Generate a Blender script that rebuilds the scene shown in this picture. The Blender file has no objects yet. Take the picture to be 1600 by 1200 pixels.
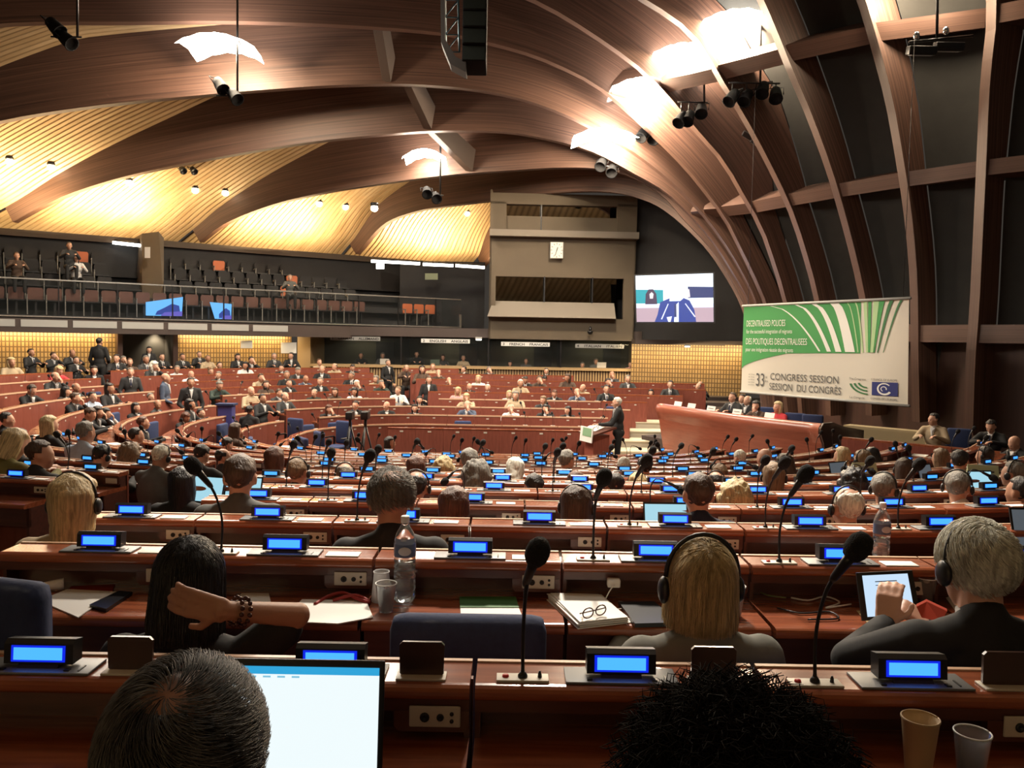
import bpy, bmesh, math, random
import numpy as np
from mathutils import Vector, Matrix, Quaternion, noise
from mathutils.bvhtree import BVHTree
random.seed(7)
SC = bpy.context.scene
COL = SC.collection
PI = math.pi

# ------------------------------------------------------------------ camera
F = 1250.0
PITCH = math.atan(70 / F)
ROLL = 0.0175
EYE = Vector((0, 0, 3.05))
_f = Vector((0, math.cos(PITCH), -math.sin(PITCH)))
_r0 = Vector((1, 0, 0)); _u0 = Vector((0, math.sin(PITCH), math.cos(PITCH)))
_r = _r0 * math.cos(ROLL) + _u0 * math.sin(ROLL)
_u = -_r0 * math.sin(ROLL) + _u0 * math.cos(ROLL)
cam_data = bpy.data.cameras.new('camera')
cam_data.sensor_width = 36; cam_data.lens = F / 1600 * 36
cam_data.clip_start = 0.05; cam_data.clip_end = 200
cam = bpy.data.objects.new('camera', cam_data); COL.objects.link(cam)
_m = Matrix((_r, _u, -_f)).transposed().to_4x4(); _m.translation = EYE
cam.matrix_world = _m
SC.camera = cam

def ray(px, py):
    return (_r * ((px - 800) / F) - _u * ((py - 600) / F) + _f)
def pw(px, py, D):
    d = ray(px, py); return EYE + d * (D / d.y)
def proj(p):
    v = Vector(p) - EYE; z = v.dot(_f)
    if z < 0.05: return (-9999, -9999)
    return (800 + F * v.dot(_r) / z, 600 - F * v.dot(_u) / z)
def plane_hit(px, py, A, B):
    d = ray(px, py); n = Vector((-(B[1] - A[1]), B[0] - A[0], 0))
    t = n.dot(Vector((A[0], A[1], 0)) - EYE) / n.dot(d)
    return EYE + d * t

# ------------------------------------------------------------------ world, exposure, lights
w = bpy.data.worlds.new('world'); SC.world = w; w.use_nodes = True
w.node_tree.nodes['Background'].inputs[0].default_value = (1.0, 0.86, 0.72, 1)
w.node_tree.nodes['Background'].inputs[1].default_value = 0.036
SC.view_settings.view_transform = 'Standard'; SC.view_settings.look = 'None'
SC.view_settings.gamma = 1; SC.view_settings.exposure = 0.35
SC.view_settings.use_curve_mapping = False

def light(kind, name, loc, power, color, size=0.3, target=None, angle=80, blend=0.8, size_y=None):
    ld = bpy.data.lights.new(name, kind); ld.energy = power; ld.color = color
    if kind == 'AREA':
        ld.size = size
        if size_y: ld.shape = 'RECTANGLE'; ld.size_y = size_y
    else: ld.shadow_soft_size = size
    if kind == 'SPOT': ld.spot_size = math.radians(angle); ld.spot_blend = blend
    o = bpy.data.objects.new(name, ld); COL.objects.link(o); o.location = loc
    if target is not None:
        o.rotation_euler = (Vector(target) - Vector(loc)).to_track_quat('-Z', 'Y').to_euler()
    return o
WARM = (1.0, 0.74, 0.46); HOUSE = (1.0, 0.88, 0.73)
# house lights in the rig under the roof
light('AREA', 'house_light', (-4.5, 16, 9.0), 1250, HOUSE, 6, (-3, 16, 0), size_y=4)
light('AREA', 'house_light', (0.5, 5.5, 9.8), 60, HOUSE, 3, (0.5, 4.0, 0), size_y=2)
light('SPOT', 'house_light', (0.5, 9.5, 9.8), 6000, HOUSE, 0.5, (0.5, 5.6, 1.5), 43, 0.35)
light('AREA', 'house_light', (-9, 19, 8.0), 420, HOUSE, 5, (-9, 17, 0), size_y=4)
light('SPOT', 'wing_light', (1.5, 15, 9.0), 2600, HOUSE, 0.4, (1.5, 24.5, 1.2), 70)
light('SPOT', 'banner_light', (3.0, 12.5, 8.5), 900, HOUSE, 0.3, (7.2, 19, 3.2), 34)
light('SPOT', 'rostrum_light', (4.5, 11, 9.0), 1500, HOUSE, 0.3, (3.6, 18, 1.0), 36)

# ------------------------------------------------------------------ materials
MATS = {}
def mat(name, col, rough=0.5, metal=0.0, emit=None, estr=0.0, spec=0.5, coat=0.0, trans=0.0, alpha=1.0, var=0.0, bump=0.0, bscale=40):
    if name in MATS: return MATS[name]
    m = bpy.data.materials.new(name); m.use_nodes = True
    nt = m.node_tree; b = nt.nodes['Principled BSDF']
    b.inputs['Base Color'].default_value = (*col, 1); b.inputs['Roughness'].default_value = rough
    b.inputs['Metallic'].default_value = metal; b.inputs['Specular IOR Level'].default_value = spec
    b.inputs['Coat Weight'].default_value = coat; b.inputs['Coat Roughness'].default_value = 0.12
    b.inputs['Transmission Weight'].default_value = trans; b.inputs['Alpha'].default_value = alpha
    if emit:
        b.inputs['Emission Color'].default_value = (*emit, 1); b.inputs['Emission Strength'].default_value = estr
    if var or bump:
        tc = nt.nodes.new('ShaderNodeTexCoord'); no = nt.nodes.new('ShaderNodeTexNoise')
        no.inputs['Scale'].default_value = bscale; no.inputs['Detail'].default_value = 3
        nt.links.new(tc.outputs['Object'], no.inputs['Vector'])
        if var:
            mx = nt.nodes.new('ShaderNodeMix'); mx.data_type = 'RGBA'
            mx.inputs['A'].default_value = (*[c * (1 - var) for c in col], 1)
            mx.inputs['B'].default_value = (*[min(1, c * (1 + var)) for c in col], 1)
            nt.links.new(no.outputs['Fac'], mx.inputs['Factor']); nt.links.new(mx.outputs['Result'], b.inputs['Base Color'])
        if bump:
            bp = nt.nodes.new('ShaderNodeBump'); bp.inputs['Strength'].default_value = bump; bp.inputs['Distance'].default_value = 0.01
            nt.links.new(no.outputs['Fac'], bp.inputs['Height']); nt.links.new(bp.outputs['Normal'], b.inputs['Normal'])
    MATS[name] = m; return m

def grain(name, c1, c2, scale, rough=0.35, coat=0.0, uv=False, bump=0.05):
    """wood: noise stretched along the grain"""
    if name in MATS: return MATS[name]
    m = bpy.data.materials.new(name); m.use_nodes = True; nt = m.node_tree; b = nt.nodes['Principled BSDF']
    tc = nt.nodes.new('ShaderNodeTexCoord'); mp = nt.nodes.new('ShaderNodeMapping'); mp.inputs['Scale'].default_value = scale
    no = nt.nodes.new('ShaderNodeTexNoise'); no.inputs['Scale'].default_value = 1; no.inputs['Detail'].default_value = 5
    cr = nt.nodes.new('ShaderNodeValToRGB'); cr.color_ramp.elements[0].position = 0.3; cr.color_ramp.elements[1].position = 0.7
    cr.color_ramp.elements[0].color = (*c1, 1); cr.color_ramp.elements[1].color = (*c2, 1)
    nt.links.new(tc.outputs['UV' if uv else 'Object'], mp.inputs['Vector']); nt.links.new(mp.outputs['Vector'], no.inputs['Vector'])
    nt.links.new(no.outputs['Fac'], cr.inputs['Fac']); nt.links.new(cr.outputs['Color'], b.inputs['Base Color'])
    b.inputs['Roughness'].default_value = rough; b.inputs['Coat Weight'].default_value = coat; b.inputs['Coat Roughness'].default_value = 0.1
    if bump:
        bp = nt.nodes.new('ShaderNodeBump'); bp.inputs['Strength'].default_value = bump; bp.inputs['Distance'].default_value = 0.01
        nt.links.new(no.outputs['Fac'], bp.inputs['Height']); nt.links.new(bp.outputs['Normal'], b.inputs['Normal'])
    MATS[name] = m; return m

M_LEDGE = grain('desk_top_wood', (0.20, 0.050, 0.022), (0.36, 0.105, 0.045), (3, 40, 40), 0.24, 0.5)
M_PANEL = grain('desk_panel_wood', (0.200, 0.052, 0.034), (0.27, 0.076, 0.050), (30, 30, 4), 0.4, 0.1, bump=0)
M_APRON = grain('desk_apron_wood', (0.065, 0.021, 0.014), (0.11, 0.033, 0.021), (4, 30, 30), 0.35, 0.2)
M_RIB = grain('rib_wood', (0.052, 0.026, 0.019), (0.145, 0.075, 0.052), (0.22, 24, 1), 0.55, 0.0, uv=True)
M_SLAT = grain('slat_wood', (0.42, 0.28, 0.14), (0.60, 0.43, 0.25), (0.6, 4, 1), 0.45, 0.0, uv=True)
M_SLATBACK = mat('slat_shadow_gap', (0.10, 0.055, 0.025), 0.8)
M_DARKCEIL = mat('dark_acoustic_panel', (0.024, 0.023, 0.021), 0.85, var=0.3, bscale=3)
M_BLACK = mat('black_plastic', (0.012, 0.012, 0.013), 0.38)
M_FOAM = mat('microphone_foam', (0.010, 0.010, 0.011), 0.95, bump=0.8, bscale=260)
M_DARKMETAL = mat('dark_metal', (0.03, 0.03, 0.032), 0.35, 0.7)
M_GREY = mat('grey_metal_plate', (0.17, 0.175, 0.18), 0.45, 0.3)
M_LIGHTGREY = mat('light_grey_paint', (0.42, 0.42, 0.40), 0.5)
M_CREAM = mat('cream_plastic', (0.62, 0.58, 0.50), 0.45)
M_WHITE = mat('white_paper', (0.82, 0.80, 0.75), 0.6)
M_REDBTN = mat('red_button', (0.55, 0.02, 0.02), 0.3)
M_SCREEN = mat('blue_display', (0.01, 0.05, 0.3), 0.3, emit=(0.045, 0.27, 1.0), estr=1.5)
M_SCREENRIM = mat('deep_blue_display_rim', (0.0, 0.01, 0.3), 0.3, emit=(0.004, 0.02, 0.75), estr=0.8)
M_DARKBROWN = mat('dark_brown_flap', (0.050, 0.022, 0.017), 0.28, coat=0.5)
M_BLUE = mat('blue_upholstery', (0.020, 0.034, 0.10), 0.85, var=0.25, bscale=60, bump=0.15)
M_MATTE = mat('matte_black', (0.010, 0.010, 0.011), 0.9, spec=0.1)
M_FLOOR = mat('floor_carpet', (0.045, 0.030, 0.026), 0.9, var=0.2, bscale=20)
M_STEP = mat('pale_step_stone', (0.55, 0.49, 0.36), 0.5)
M_BOOTH = mat('brown_plaster', (0.105, 0.080, 0.052), 0.7, var=0.12, bscale=1.5)
M_BOOTHGREY = mat('taupe_plaster', (0.22, 0.19, 0.155), 0.7)
M_COUNTER = mat('light_wood_counter', (0.45, 0.30, 0.15), 0.4)
M_SPAN = mat('dark_spandrel', (0.060, 0.042, 0.036), 0.6)
M_WALLDARK = mat('dark_wall', (0.020, 0.019, 0.020), 0.8, var=0.25, bscale=2)
M_PANELWALL = grain('dark_brown_wall_panel', (0.045, 0.020, 0.015), (0.065, 0.030, 0.022), (8, 8, 0.6), 0.5, bump=0)
M_GLASS = mat('window_glass', (0.05, 0.055, 0.055), 0.03, alpha=0.10, spec=0.5)
M_CLEAR = mat('clear_plastic', (0.92, 0.95, 0.97), 0.06, trans=0.9, spec=0.6)
M_ORANGE = mat('orange_seat', (0.50, 0.13, 0.045), 0.5)
M_LAMP = mat('lamp_glow', (1, 1, 1), 0.5, emit=(1.0, 0.92, 0.78), estr=22)
M_TUBE = mat('tube_glow', (1, 1, 1), 0.5, emit=(1.0, 0.97, 0.88), estr=7)
M_DOT = mat('downlight_glow', (1, 1, 1), 0.5, emit=(1.0, 0.9, 0.65), estr=9)

def tile_mat():
    m = bpy.data.materials.new('ochre_tile_wall'); m.use_nodes = True; nt = m.node_tree; b = nt.nodes['Principled BSDF']
    tc = nt.nodes.new('ShaderNodeTexCoord'); br = nt.nodes.new('ShaderNodeTexBrick')
    br.offset = 0; br.inputs['Scale'].default_value = 1; br.inputs['Mortar Size'].default_value = 0.018
    br.inputs['Brick Width'].default_value = 0.10; br.inputs['Row Height'].default_value = 0.16
    br.inputs['Color1'].default_value = (0.34, 0.22, 0.09, 1); br.inputs['Color2'].default_value = (0.27, 0.17, 0.065, 1)
    br.inputs['Mortar'].default_value = (0.10, 0.055, 0.02, 1)
    nt.links.new(tc.outputs['UV'], br.inputs['Vector']); nt.links.new(br.outputs['Color'], b.inputs['Base Color'])
    b.inputs['Roughness'].default_value = 0.45
    return m
M_TILE = tile_mat()

# ------------------------------------------------------------------ mesh helpers
class MB:
    def __init__(s): s.v = []; s.f = []; s.uv = None; s.sm = []
    def add(s, vs, fs, M=None, smooth=False):
        k = len(s.v)
        for p in vs:
            p = Vector(p); s.v.append(M @ p if M is not None else p)
        for f in fs: s.f.append([i + k for i in f]); s.sm.append(smooth)
        return s
    def box(s, x0, x1, y0, y1, z0, z1, M=None, bev=0.0):
        if bev:
            bm = bmesh.new(); bmesh.ops.create_cube(bm, size=1)
            for v in bm.verts: v.co = Vector(((x0 + x1) / 2 + v.co.x * (x1 - x0), (y0 + y1) / 2 + v.co.y * (y1 - y0), (z0 + z1) / 2 + v.co.z * (z1 - z0)))
            bmesh.ops.bevel(bm, geom=bm.edges[:], offset=bev, segments=2, affect='EDGES', profile=0.6)
            bm.verts.index_update()
            s.add([v.co.copy() for v in bm.verts], [[v.index for v in f.verts] for f in bm.faces], M, True); bm.free(); return s
        vs = [(x, y, z) for z in (z0, z1) for y in (y0, y1) for x in (x0, x1)]
        return s.add(vs, [(0, 2, 3, 1), (4, 5, 7, 6), (0, 1, 5, 4), (2, 6, 7, 3), (0, 4, 6, 2), (1, 3, 7, 5)], M)
    def prism(s, pts, a, b, axis='x', M=None):
        """extrude a closed 2-D outline along an axis"""
        def P(u, v, t): return {'x': (t, u, v), 'y': (u, t, v), 'z': (u, v, t)}[axis]
        n = len(pts); vs = [P(u, v, a) for u, v in pts] + [P(u, v, b) for u, v in pts]
        return s.add(vs, [list(range(n))[::-1], list(range(n, 2 * n))] + [(i, (i + 1) % n, n + (i + 1) % n, n + i) for i in range(n)], M)
    def lathe(s, prof, n=16, M=None, cap=True, smooth=True):
        vs = []; fs = []
        for r, z in prof:
            for i in range(n): vs.append((r * math.cos(2 * PI * i / n), r * math.sin(2 * PI * i / n), z))
        for j in range(len(prof) - 1):
            for i in range(n): fs.append((j * n + i, j * n + (i + 1) % n, (j + 1) * n + (i + 1) % n, (j + 1) * n + i))
        if cap:
            if prof[0][0] > 1e-5: fs.append(list(range(n))[::-1])
            if prof[-1][0] > 1e-5: fs.append(list(range((len(prof) - 1) * n, len(prof) * n)))
        return s.add(vs, fs, M, smooth)
    def ell(s, c, r, n=14, m=9, M=None, rot=None):
        R = (Matrix.Translation(c) @ (rot.to_4x4() if rot else Matrix.Identity(4)) @ Matrix.Diagonal((*r, 1)))
        if M is not None: R = M @ R
        return s.lathe([(max(1e-6, math.sin(PI * j / m)), -math.cos(PI * j / m)) for j in range(m + 1)], n, R, cap=False)
    def tube(s, pts, rad, n=8, M=None, cap=True, smooth=True):
        pts = [Vector(p) for p in pts]; k = len(pts)
        if not hasattr(rad, '__len__'): rad = [rad] * k
        vs = []; fs = []; prev = None
        for i, p in enumerate(pts):
            t = (pts[min(i + 1, k - 1)] - pts[max(i - 1, 0)]).normalized()
            a = prev if prev is not None else (Vector((0, 0, 1)) if abs(t.z) < 0.9 else Vector((1, 0, 0)))
            u = (a - t * a.dot(t)).normalized(); v = t.cross(u); prev = u
            for q in range(n):
                an = 2 * PI * q / n; vs.append(p + (u * math.cos(an) + v * math.sin(an)) * rad[i])
        for i in range(k - 1):
            for q in range(n): fs.append((i * n + q, i * n + (q + 1) % n, (i + 1) * n + (q + 1) % n, (i + 1) * n + q))
        if cap: fs.append(list(range(n))[::-1]); fs.append(list(range((k - 1) * n, k * n)))
        return s.add(vs, fs, M, smooth)
    def cap(s, a, ra, b, rb, n=12):
        """tapered capsule"""
        a = Vector(a); b = Vector(b); s.tube([a, b], [ra, rb], n)
        s.ell(a, (ra, ra, ra), n, 8); s.ell(b, (rb, rb, rb), n, 8); return s
    def mesh(s, name, m=None):
        me = bpy.data.meshes.new(name); me.from_pydata([tuple(p) for p in s.v], [], s.f)
        if any(s.sm): me.polygons.foreach_set('use_smooth', s.sm)
        if s.uv:
            ul = me.uv_layers.new(name='UVMap'); me.update()
            flat = [c for f in s.f for i in f for c in s.uv[i]]
            ul.data.foreach_set('uv', flat)
        me.validate(); me.update()
        if m is not None: me.materials.append(m)
        return me

def lnk(name, me, parent=None, label=None, cat=None, group=None, kind=None, loc=None):
    o = bpy.data.objects.new(name, me); COL.objects.link(o)
    if parent is not None: o.parent = parent
    if loc is not None: o.location = loc
    for k, v in (('label', label), ('category', cat), ('group', group), ('kind', kind)):
        if v: o[k] = v
    return o
def struct(name, mb, m): return lnk(name, mb.mesh(name, m), kind='structure')
def thing(name, label, cat, loc=(0, 0, 0), rz=0.0, group=None):
    o = lnk(name, None, None, label, cat, group, None, loc); o.rotation_euler = (0, 0, rz); return o
def part(name, mb, m, parent, label=None): return lnk(name, mb.mesh(name, m), parent, label)
# a tree is (name, mesh, [children], label or None); spawn() makes individual objects that share the meshes
def spawn(tree, parent, mats=None):
    o = lnk(tree[0], tree[1], parent, tree[3] if len(tree) > 3 else None)
    if mats and tree[0] in mats and tree[1] and len(tree[1].materials):
        o.material_slots[0].link = 'OBJECT'; o.material_slots[0].material = mats[tree[0]]
    for c in tree[2]: spawn(c, o, mats)
    return o
def spawn_thing(name, parts, label, cat, loc, rz=0.0, group=None, mats=None, scale=None):
    t = thing(name, label, cat, loc, rz, group)
    if scale: t.scale = scale
    for p in parts: spawn(p, t, mats)
    return t
def catmull(pts, n):
    pts = [Vector(p) for p in pts]; seg = []
    L = [0]
    for a, b in zip(pts, pts[1:]): L.append(L[-1] + (b - a).length)
    out = []
    for i in range(n):
        t = L[-1] * i / (n - 1); k = 0
        while k < len(L) - 2 and L[k + 1] < t: k += 1
        f = (t - L[k]) / max(1e-9, L[k + 1] - L[k])
        p0 = pts[max(k - 1, 0)]; p1 = pts[k]; p2 = pts[k + 1]; p3 = pts[min(k + 2, len(pts) - 1)]
        l = max(1e-9, L[k + 1] - L[k])
        m1 = (p2 - p0) / max(1e-9, (L[k + 1] - L[max(k - 1, 0)])) * l
        m2 = (p3 - p1) / max(1e-9, (L[min(k + 2, len(pts) - 1)] - L[k])) * l
        out.append(p1 * (2 * f**3 - 3 * f**2 + 1) + m1 * (f**3 - 2 * f**2 + f) + p2 * (-2 * f**3 + 3 * f**2) + m2 * (f**3 - f**2))
    return out
_txt = 0
def text_mesh(body, size, m, extr=0.002, align='LEFT', sx=1.0, font_shear=0.0, off=0.0):
    cu = bpy.data.curves.new('lettering', 'FONT'); cu.body = body; cu.size = size; cu.extrude = extr; cu.align_x = align
    cu.shear = font_shear; cu.resolution_u = 3; cu.offset = off
    o = bpy.data.objects.new('lettering', cu); COL.objects.link(o)
    dg = bpy.context.evaluated_depsgraph_get(); dg.update()
    me = bpy.data.meshes.new_from_object(o.evaluated_get(dg)); bpy.data.objects.remove(o); bpy.data.curves.remove(cu)
    me.transform(Matrix.Diagonal((sx, 1, 1, 1))); me.materials.clear(); me.materials.append(m); me.name = 'lettering'
    return me
ORD = ['', 'first', 'second', 'third', 'fourth', 'fifth', 'sixth', 'seventh', 'eighth', 'ninth', 'tenth', 'eleventh', 'twelfth', 'thirteenth', 'fourteenth', 'fifteenth', 'sixteenth', 'seventeenth', 'eighteenth', 'nineteenth', 'twentieth']
# ------------------------------------------------------------------ hemicycle rows
YS = 16.4; CLX = -2.0; CRX = 1.0; R0 = 2.5; DR = 1.017; W = 0.65
FAR_END = {0: 1.75, 1: 2.4, 2: 3.1, 3: 3.7, 4: 4.9, 5: 5.8, 6: 6.0, 7: 2.1, 8: -1.8}
def rr(j): return R0 + DR * j
def row_path(r, th_r=55.0, xend=6.0, ds=0.1):
    """points along a row from its near right end, along the near wing, round the left and along the far wing: (x, y, inward angle, t)"""
    out = []
    a0 = -90 + th_r
    n = max(2, int(math.radians(th_r) * r / ds))
    for i in range(n):
        a = math.radians(a0 - th_r * i / n); out.append((CRX + r * math.cos(a), YS + r * math.sin(a), a + PI, 0.0))
    n = int((CRX - CLX) / ds)
    for i in range(n): out.append((CRX - (CRX - CLX) * i / n, YS - r, PI / 2, 0.0))
    n = max(4, int(PI * r / ds))
    for i in range(n):
        a = math.radians(270 - 180 * i / n); out.append((CLX + r * math.cos(a), YS + r * math.sin(a), a + PI, i / n))
    n = max(2, int((xend - CLX) / ds))
    for i in range(n + 1): out.append((CLX + (xend - CLX) * i / n, YS + r, 1.5 * PI, 1.0))
    return out
def ledge_z(j, t):
    if j >= 12: return 3.05 - 0.755
    return 3.05 - (2.03 - (0.115 + 0.011 * t) * j)
def floor_z(j, t): return ledge_z(j, t) - 1.0

# aisles: (p, q, half width, smallest row)
AISLES = [((-2.9, 9.5), (-2.9, 3.9), 0.46, 4), ((-4.6, 18.2), (-12.5, 22.0), 0.5, 1), ((-2.3, 21.0), (-4.6, 28.0), 0.5, 3),
          ((-7.8, 13.4), (-14.5, 9.6), 0.5, 5), ((2.45, 24.5), (2.45, 28), 0.4, 7), ((3.3, 11.5), (6.6, 4.5), 0.42, 9)]
def in_aisle(x, y, j, pad=0.0):
    for p, q, hw, jm in AISLES:
        if j < jm: continue
        p = Vector(p); q = Vector(q); d = q - p; t = max(0, min(1, (Vector((x, y)) - p).dot(d) / d.dot(d)))
        if (Vector((x, y)) - (p + d * t)).length < hw + pad: return True
    return False

# terraced floor
fl = MB()
for j in range(0, 13):
    r_in = rr(j) - 0.16 if j else 0.6
    r_out = rr(j + 1) - 0.16
    xe = 9.5
    P = row_path(r_in, 88, xe, 0.4); 
    n = 90
    def samp(r):
        L = []
        for i in range(n):
            u = i / (n - 1)
            if u < 0.25: a = math.radians(-2 - 88 * u / 0.25); L.append((CRX + r * math.cos(a), YS + r * math.sin(a), 0.0))
            elif u < 0.35: L.append((CRX - 3 * (u - 0.25) / 0.1, YS - r, 0.0))
            elif u < 0.85: a = math.radians(270 - 180 * (u - 0.35) / 0.5); L.append((CLX + r * math.cos(a), YS + r * math.sin(a), (u - 0.35) / 0.5))
            else: L.append((CLX + (3.6 + 0.62 * min(j, 7) - CLX) * (u - 0.85) / 0.15, YS + r, 1.0))
        return L
    A = samp(r_in); B = samp(r_out)
    vs = []; fs = []
    for (xa, ya, t), (xb, yb, _) in zip(A, B):
        z = floor_z(j, t); zl = floor_z(j - 1, t) if j else z - 0.05
        vs += [(xa, ya, zl - 0.02), (xa, ya, z), (xb, yb, z)]
    for i in range(n - 1):
        a = 3 * i; b = 3 * (i + 1); fs += [(a, b, b + 1, a + 1), (a + 1, b + 1, b + 2, a + 2)]
    fl.add(vs, fs)
struct('floor', fl, M_FLOOR)
gf = MB().box(-40, 30, -6, 45, -0.12, -0.02)
struct('floor_base', gf, mat('arena_floor', (0.30, 0.24, 0.17), 0.5))

# --- desk unit
hw = W / 2 - 0.006
def rounded(y0, y1, z0, z1, r, k=4):
    pts = [(y1, z0), (y1, z1)]
    for i in range(k + 1): a = PI / 2 + PI / 2 * i / k; pts.append((y0 + r + r * math.cos(a), z1 - r + r * math.sin(a)))
    for i in range(k + 1): a = PI + PI / 2 * i / k; pts.append((y0 + r * 0.6 + r * 0.6 * math.cos(a), z0 + r * 0.6 + r * 0.6 * math.sin(a)))
    return pts[::-1]
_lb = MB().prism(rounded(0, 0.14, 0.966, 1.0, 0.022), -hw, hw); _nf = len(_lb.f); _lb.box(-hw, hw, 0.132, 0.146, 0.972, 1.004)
m_ledge = _lb.mesh('ledge', M_LEDGE); m_ledge.materials.append(mat('ledge_edge_glint', (0.62, 0.40, 0.26), 0.4))  # cream strip along the arena edge paints the glint on far ledges
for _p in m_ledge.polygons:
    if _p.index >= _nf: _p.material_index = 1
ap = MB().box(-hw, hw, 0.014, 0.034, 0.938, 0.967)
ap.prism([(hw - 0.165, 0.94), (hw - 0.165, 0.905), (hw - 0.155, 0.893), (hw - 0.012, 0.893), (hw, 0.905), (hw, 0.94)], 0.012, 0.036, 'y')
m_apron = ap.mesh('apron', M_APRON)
cx = hw - 0.075
m_plate = MB().box(cx - 0.056, cx + 0.056, 0.007, 0.013, 0.905, 0.952, bev=0.003).mesh('socket_plate', M_CREAM)
so = MB()
for dx, r in ((-0.022, 0.0105), (0.012, 0.008)):
    so.lathe([(0, -0.001), (r, -0.001), (r, 0.004), (r * 0.45, 0.006), (r * 0.4, 0.002), (0, 0.002)], 12, Matrix.Translation((cx + dx, 0.008, 0.928)) @ Matrix.Rotation(PI / 2, 4, 'X'))
for dz in (-0.008, 0.008): so.lathe([(0, 0), (0.0045, 0), (0.0045, 0.004), (0, 0.004)], 8, Matrix.Translation((cx + 0.037, 0.008, 0.928 + dz)) @ Matrix.Rotation(PI / 2, 4, 'X'))
m_sockets = so.mesh('socket', M_BLACK)
m_work = MB().prism(rounded(-0.25, 0.12, 0.838, 0.872, 0.018), -hw, hw).mesh('work_surface', M_LEDGE)
ca = MB().box(-hw, hw, -0.20, -0.18, 0.70, 0.838).box(-hw, hw, 0.10, 0.118, 0.87, 0.967)
for s in (-1, 1): ca.box(s * hw - (0.02 if s > 0 else 0), s * hw + (0.02 if s < 0 else 0), -0.2, 0.12, 0, 0.838)
for s in (-1, 1): ca.box(s * hw - (0.012 if s > 0 else 0), s * hw + (0.012 if s < 0 else 0), 0.03, 0.12, 0.872, 0.966)
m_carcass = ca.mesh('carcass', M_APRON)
m_front = MB().box(-hw - 0.003, hw + 0.003, 0.12, 0.138, -0.15, 0.966).mesh('front_panel', M_PANEL)
m_number = MB().box(-0.03, 0.03, 0.138, 0.142, 0.905, 0.93).mesh('number_plate', M_CREAM)
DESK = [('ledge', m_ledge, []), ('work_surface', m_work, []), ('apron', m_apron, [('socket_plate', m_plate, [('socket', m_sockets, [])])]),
        ('carcass', m_carcass, []), ('front_panel', m_front, [('number_plate', m_number, [])])]
# further than this the sockets cannot be made out
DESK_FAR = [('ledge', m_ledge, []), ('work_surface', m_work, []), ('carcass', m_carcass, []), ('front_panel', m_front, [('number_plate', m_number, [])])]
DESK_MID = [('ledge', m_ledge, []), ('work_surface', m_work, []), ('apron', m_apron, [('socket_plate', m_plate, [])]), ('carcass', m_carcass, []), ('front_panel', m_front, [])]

PHASE = {12: -0.075, 11: -0.466, 10: -0.838, 9: -1.21}
units = []   # (j, x, y, inward angle, t, scale)
for j in range(0, 13):
    r = rr(j)
    P = row_path(r, 55.0, FAR_END.get(j, -12))
    if j == 12: P = [((2.9 - 0.1 * i), YS - r, PI / 2, 0.0) for i in range(60)]
    # split into runs by aisles and the walls
    runs = []; cur = []
    for p in P:
        x, y = p[0], p[1]
        px, py = proj((x, y, 1.5))
        bad = in_aisle(x, y, j) or (j >= 9 and p[3] > 0.45) or x < -17 or (x > 7.5 and y > 11) or x > 9.5
        if j < 12 and not bad and (px < -260 or px > 1900): bad = True
        if bad:
            if len(cur) > 6: runs.append(cur)
            cur = []
        else: cur.append(p)
    if len(cur) > 6: runs.append(cur)
    for run in runs:
        pts = [Vector((p[0], p[1])) for p in run]; L = [0]
        for a, b in zip(pts, pts[1:]): L.append(L[-1] + (b - a).length)
        n = max(1, round(L[-1] / W)); start = 0.0; wl = L[-1] / n
        if j in PHASE and abs(run[0][1] - (YS - r)) < 3:
            # joints at the places the photograph shows them on the straight part
            wl = W; x0 = PHASE[j]
            for i, p in enumerate(run):
                if abs(p[2] - PI / 2) < 1e-6 and p[0] <= CRX: s0 = L[i] + (p[0] - (x0 + W * math.floor((p[0] - x0) / W))); break
            else: s0 = 0
            start = s0 % W; n = int((L[-1] - start) / W)
            if j == 12: pass
        for i in range(n):
            s = start + (i + 0.5) * wl; k = 0
            while k < len(L) - 2 and L[k + 1] < s: k += 1
            f = (s - L[k]) / (L[k + 1] - L[k]); a, b = run[k], run[k + 1]
            x = a[0] + (b[0] - a[0]) * f; y = a[1] + (b[1] - a[1]) * f; an = a[2] + (b[2] - a[2]) * f; t = a[3] + (b[3] - a[3]) * f
            units.append([j, x, y, an, t, wl / W])
def rowname(j, t):
    if t < 0.25: return '%s row from the foreground' % ORD[13 - j], 'N'
    if t < 0.8: return '%s row on the left curve' % ORD[j + 1], 'L'
    return '%s row of the far wing' % ORD[j + 1], 'F'
vis = []
for u in units:
    px, py = proj((u[1], u[2], ledge_z(u[0], u[4])))
    if -70 < px < 1680 and 560 < py < 1400: u.append(px); u.append(py); vis.append(u)
def dist(u): return math.hypot(u[1], u[2])
def facing(u):   # the sitter's side is turned to the camera when > 0
    return Vector((math.cos(u[3]), math.sin(u[3]))).dot(Vector((u[1], u[2])).normalized())
vis.sort(key=dist)
INDIV = vis[:298]; REST = vis[298:]
print('desks visible', len(vis), 'individual', len(INDIV))
for k, u in enumerate(INDIV):
    rn, code = rowname(u[0], u[4])
    parts = DESK if dist(u) < 7 else (DESK_MID if facing(u) > 0.2 and dist(u) < 13 else DESK_FAR)
    lab = 'red-brown wooden desk unit with raised ledge, in the %s' % rn
    t = spawn_thing('desk_unit', parts, lab, 'desk', (u[1], u[2], floor_z(u[0], u[4])), u[3] - PI / 2, 'desk units, ' + rn, None, (u[5] * 1.0, 1, 1))
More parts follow.
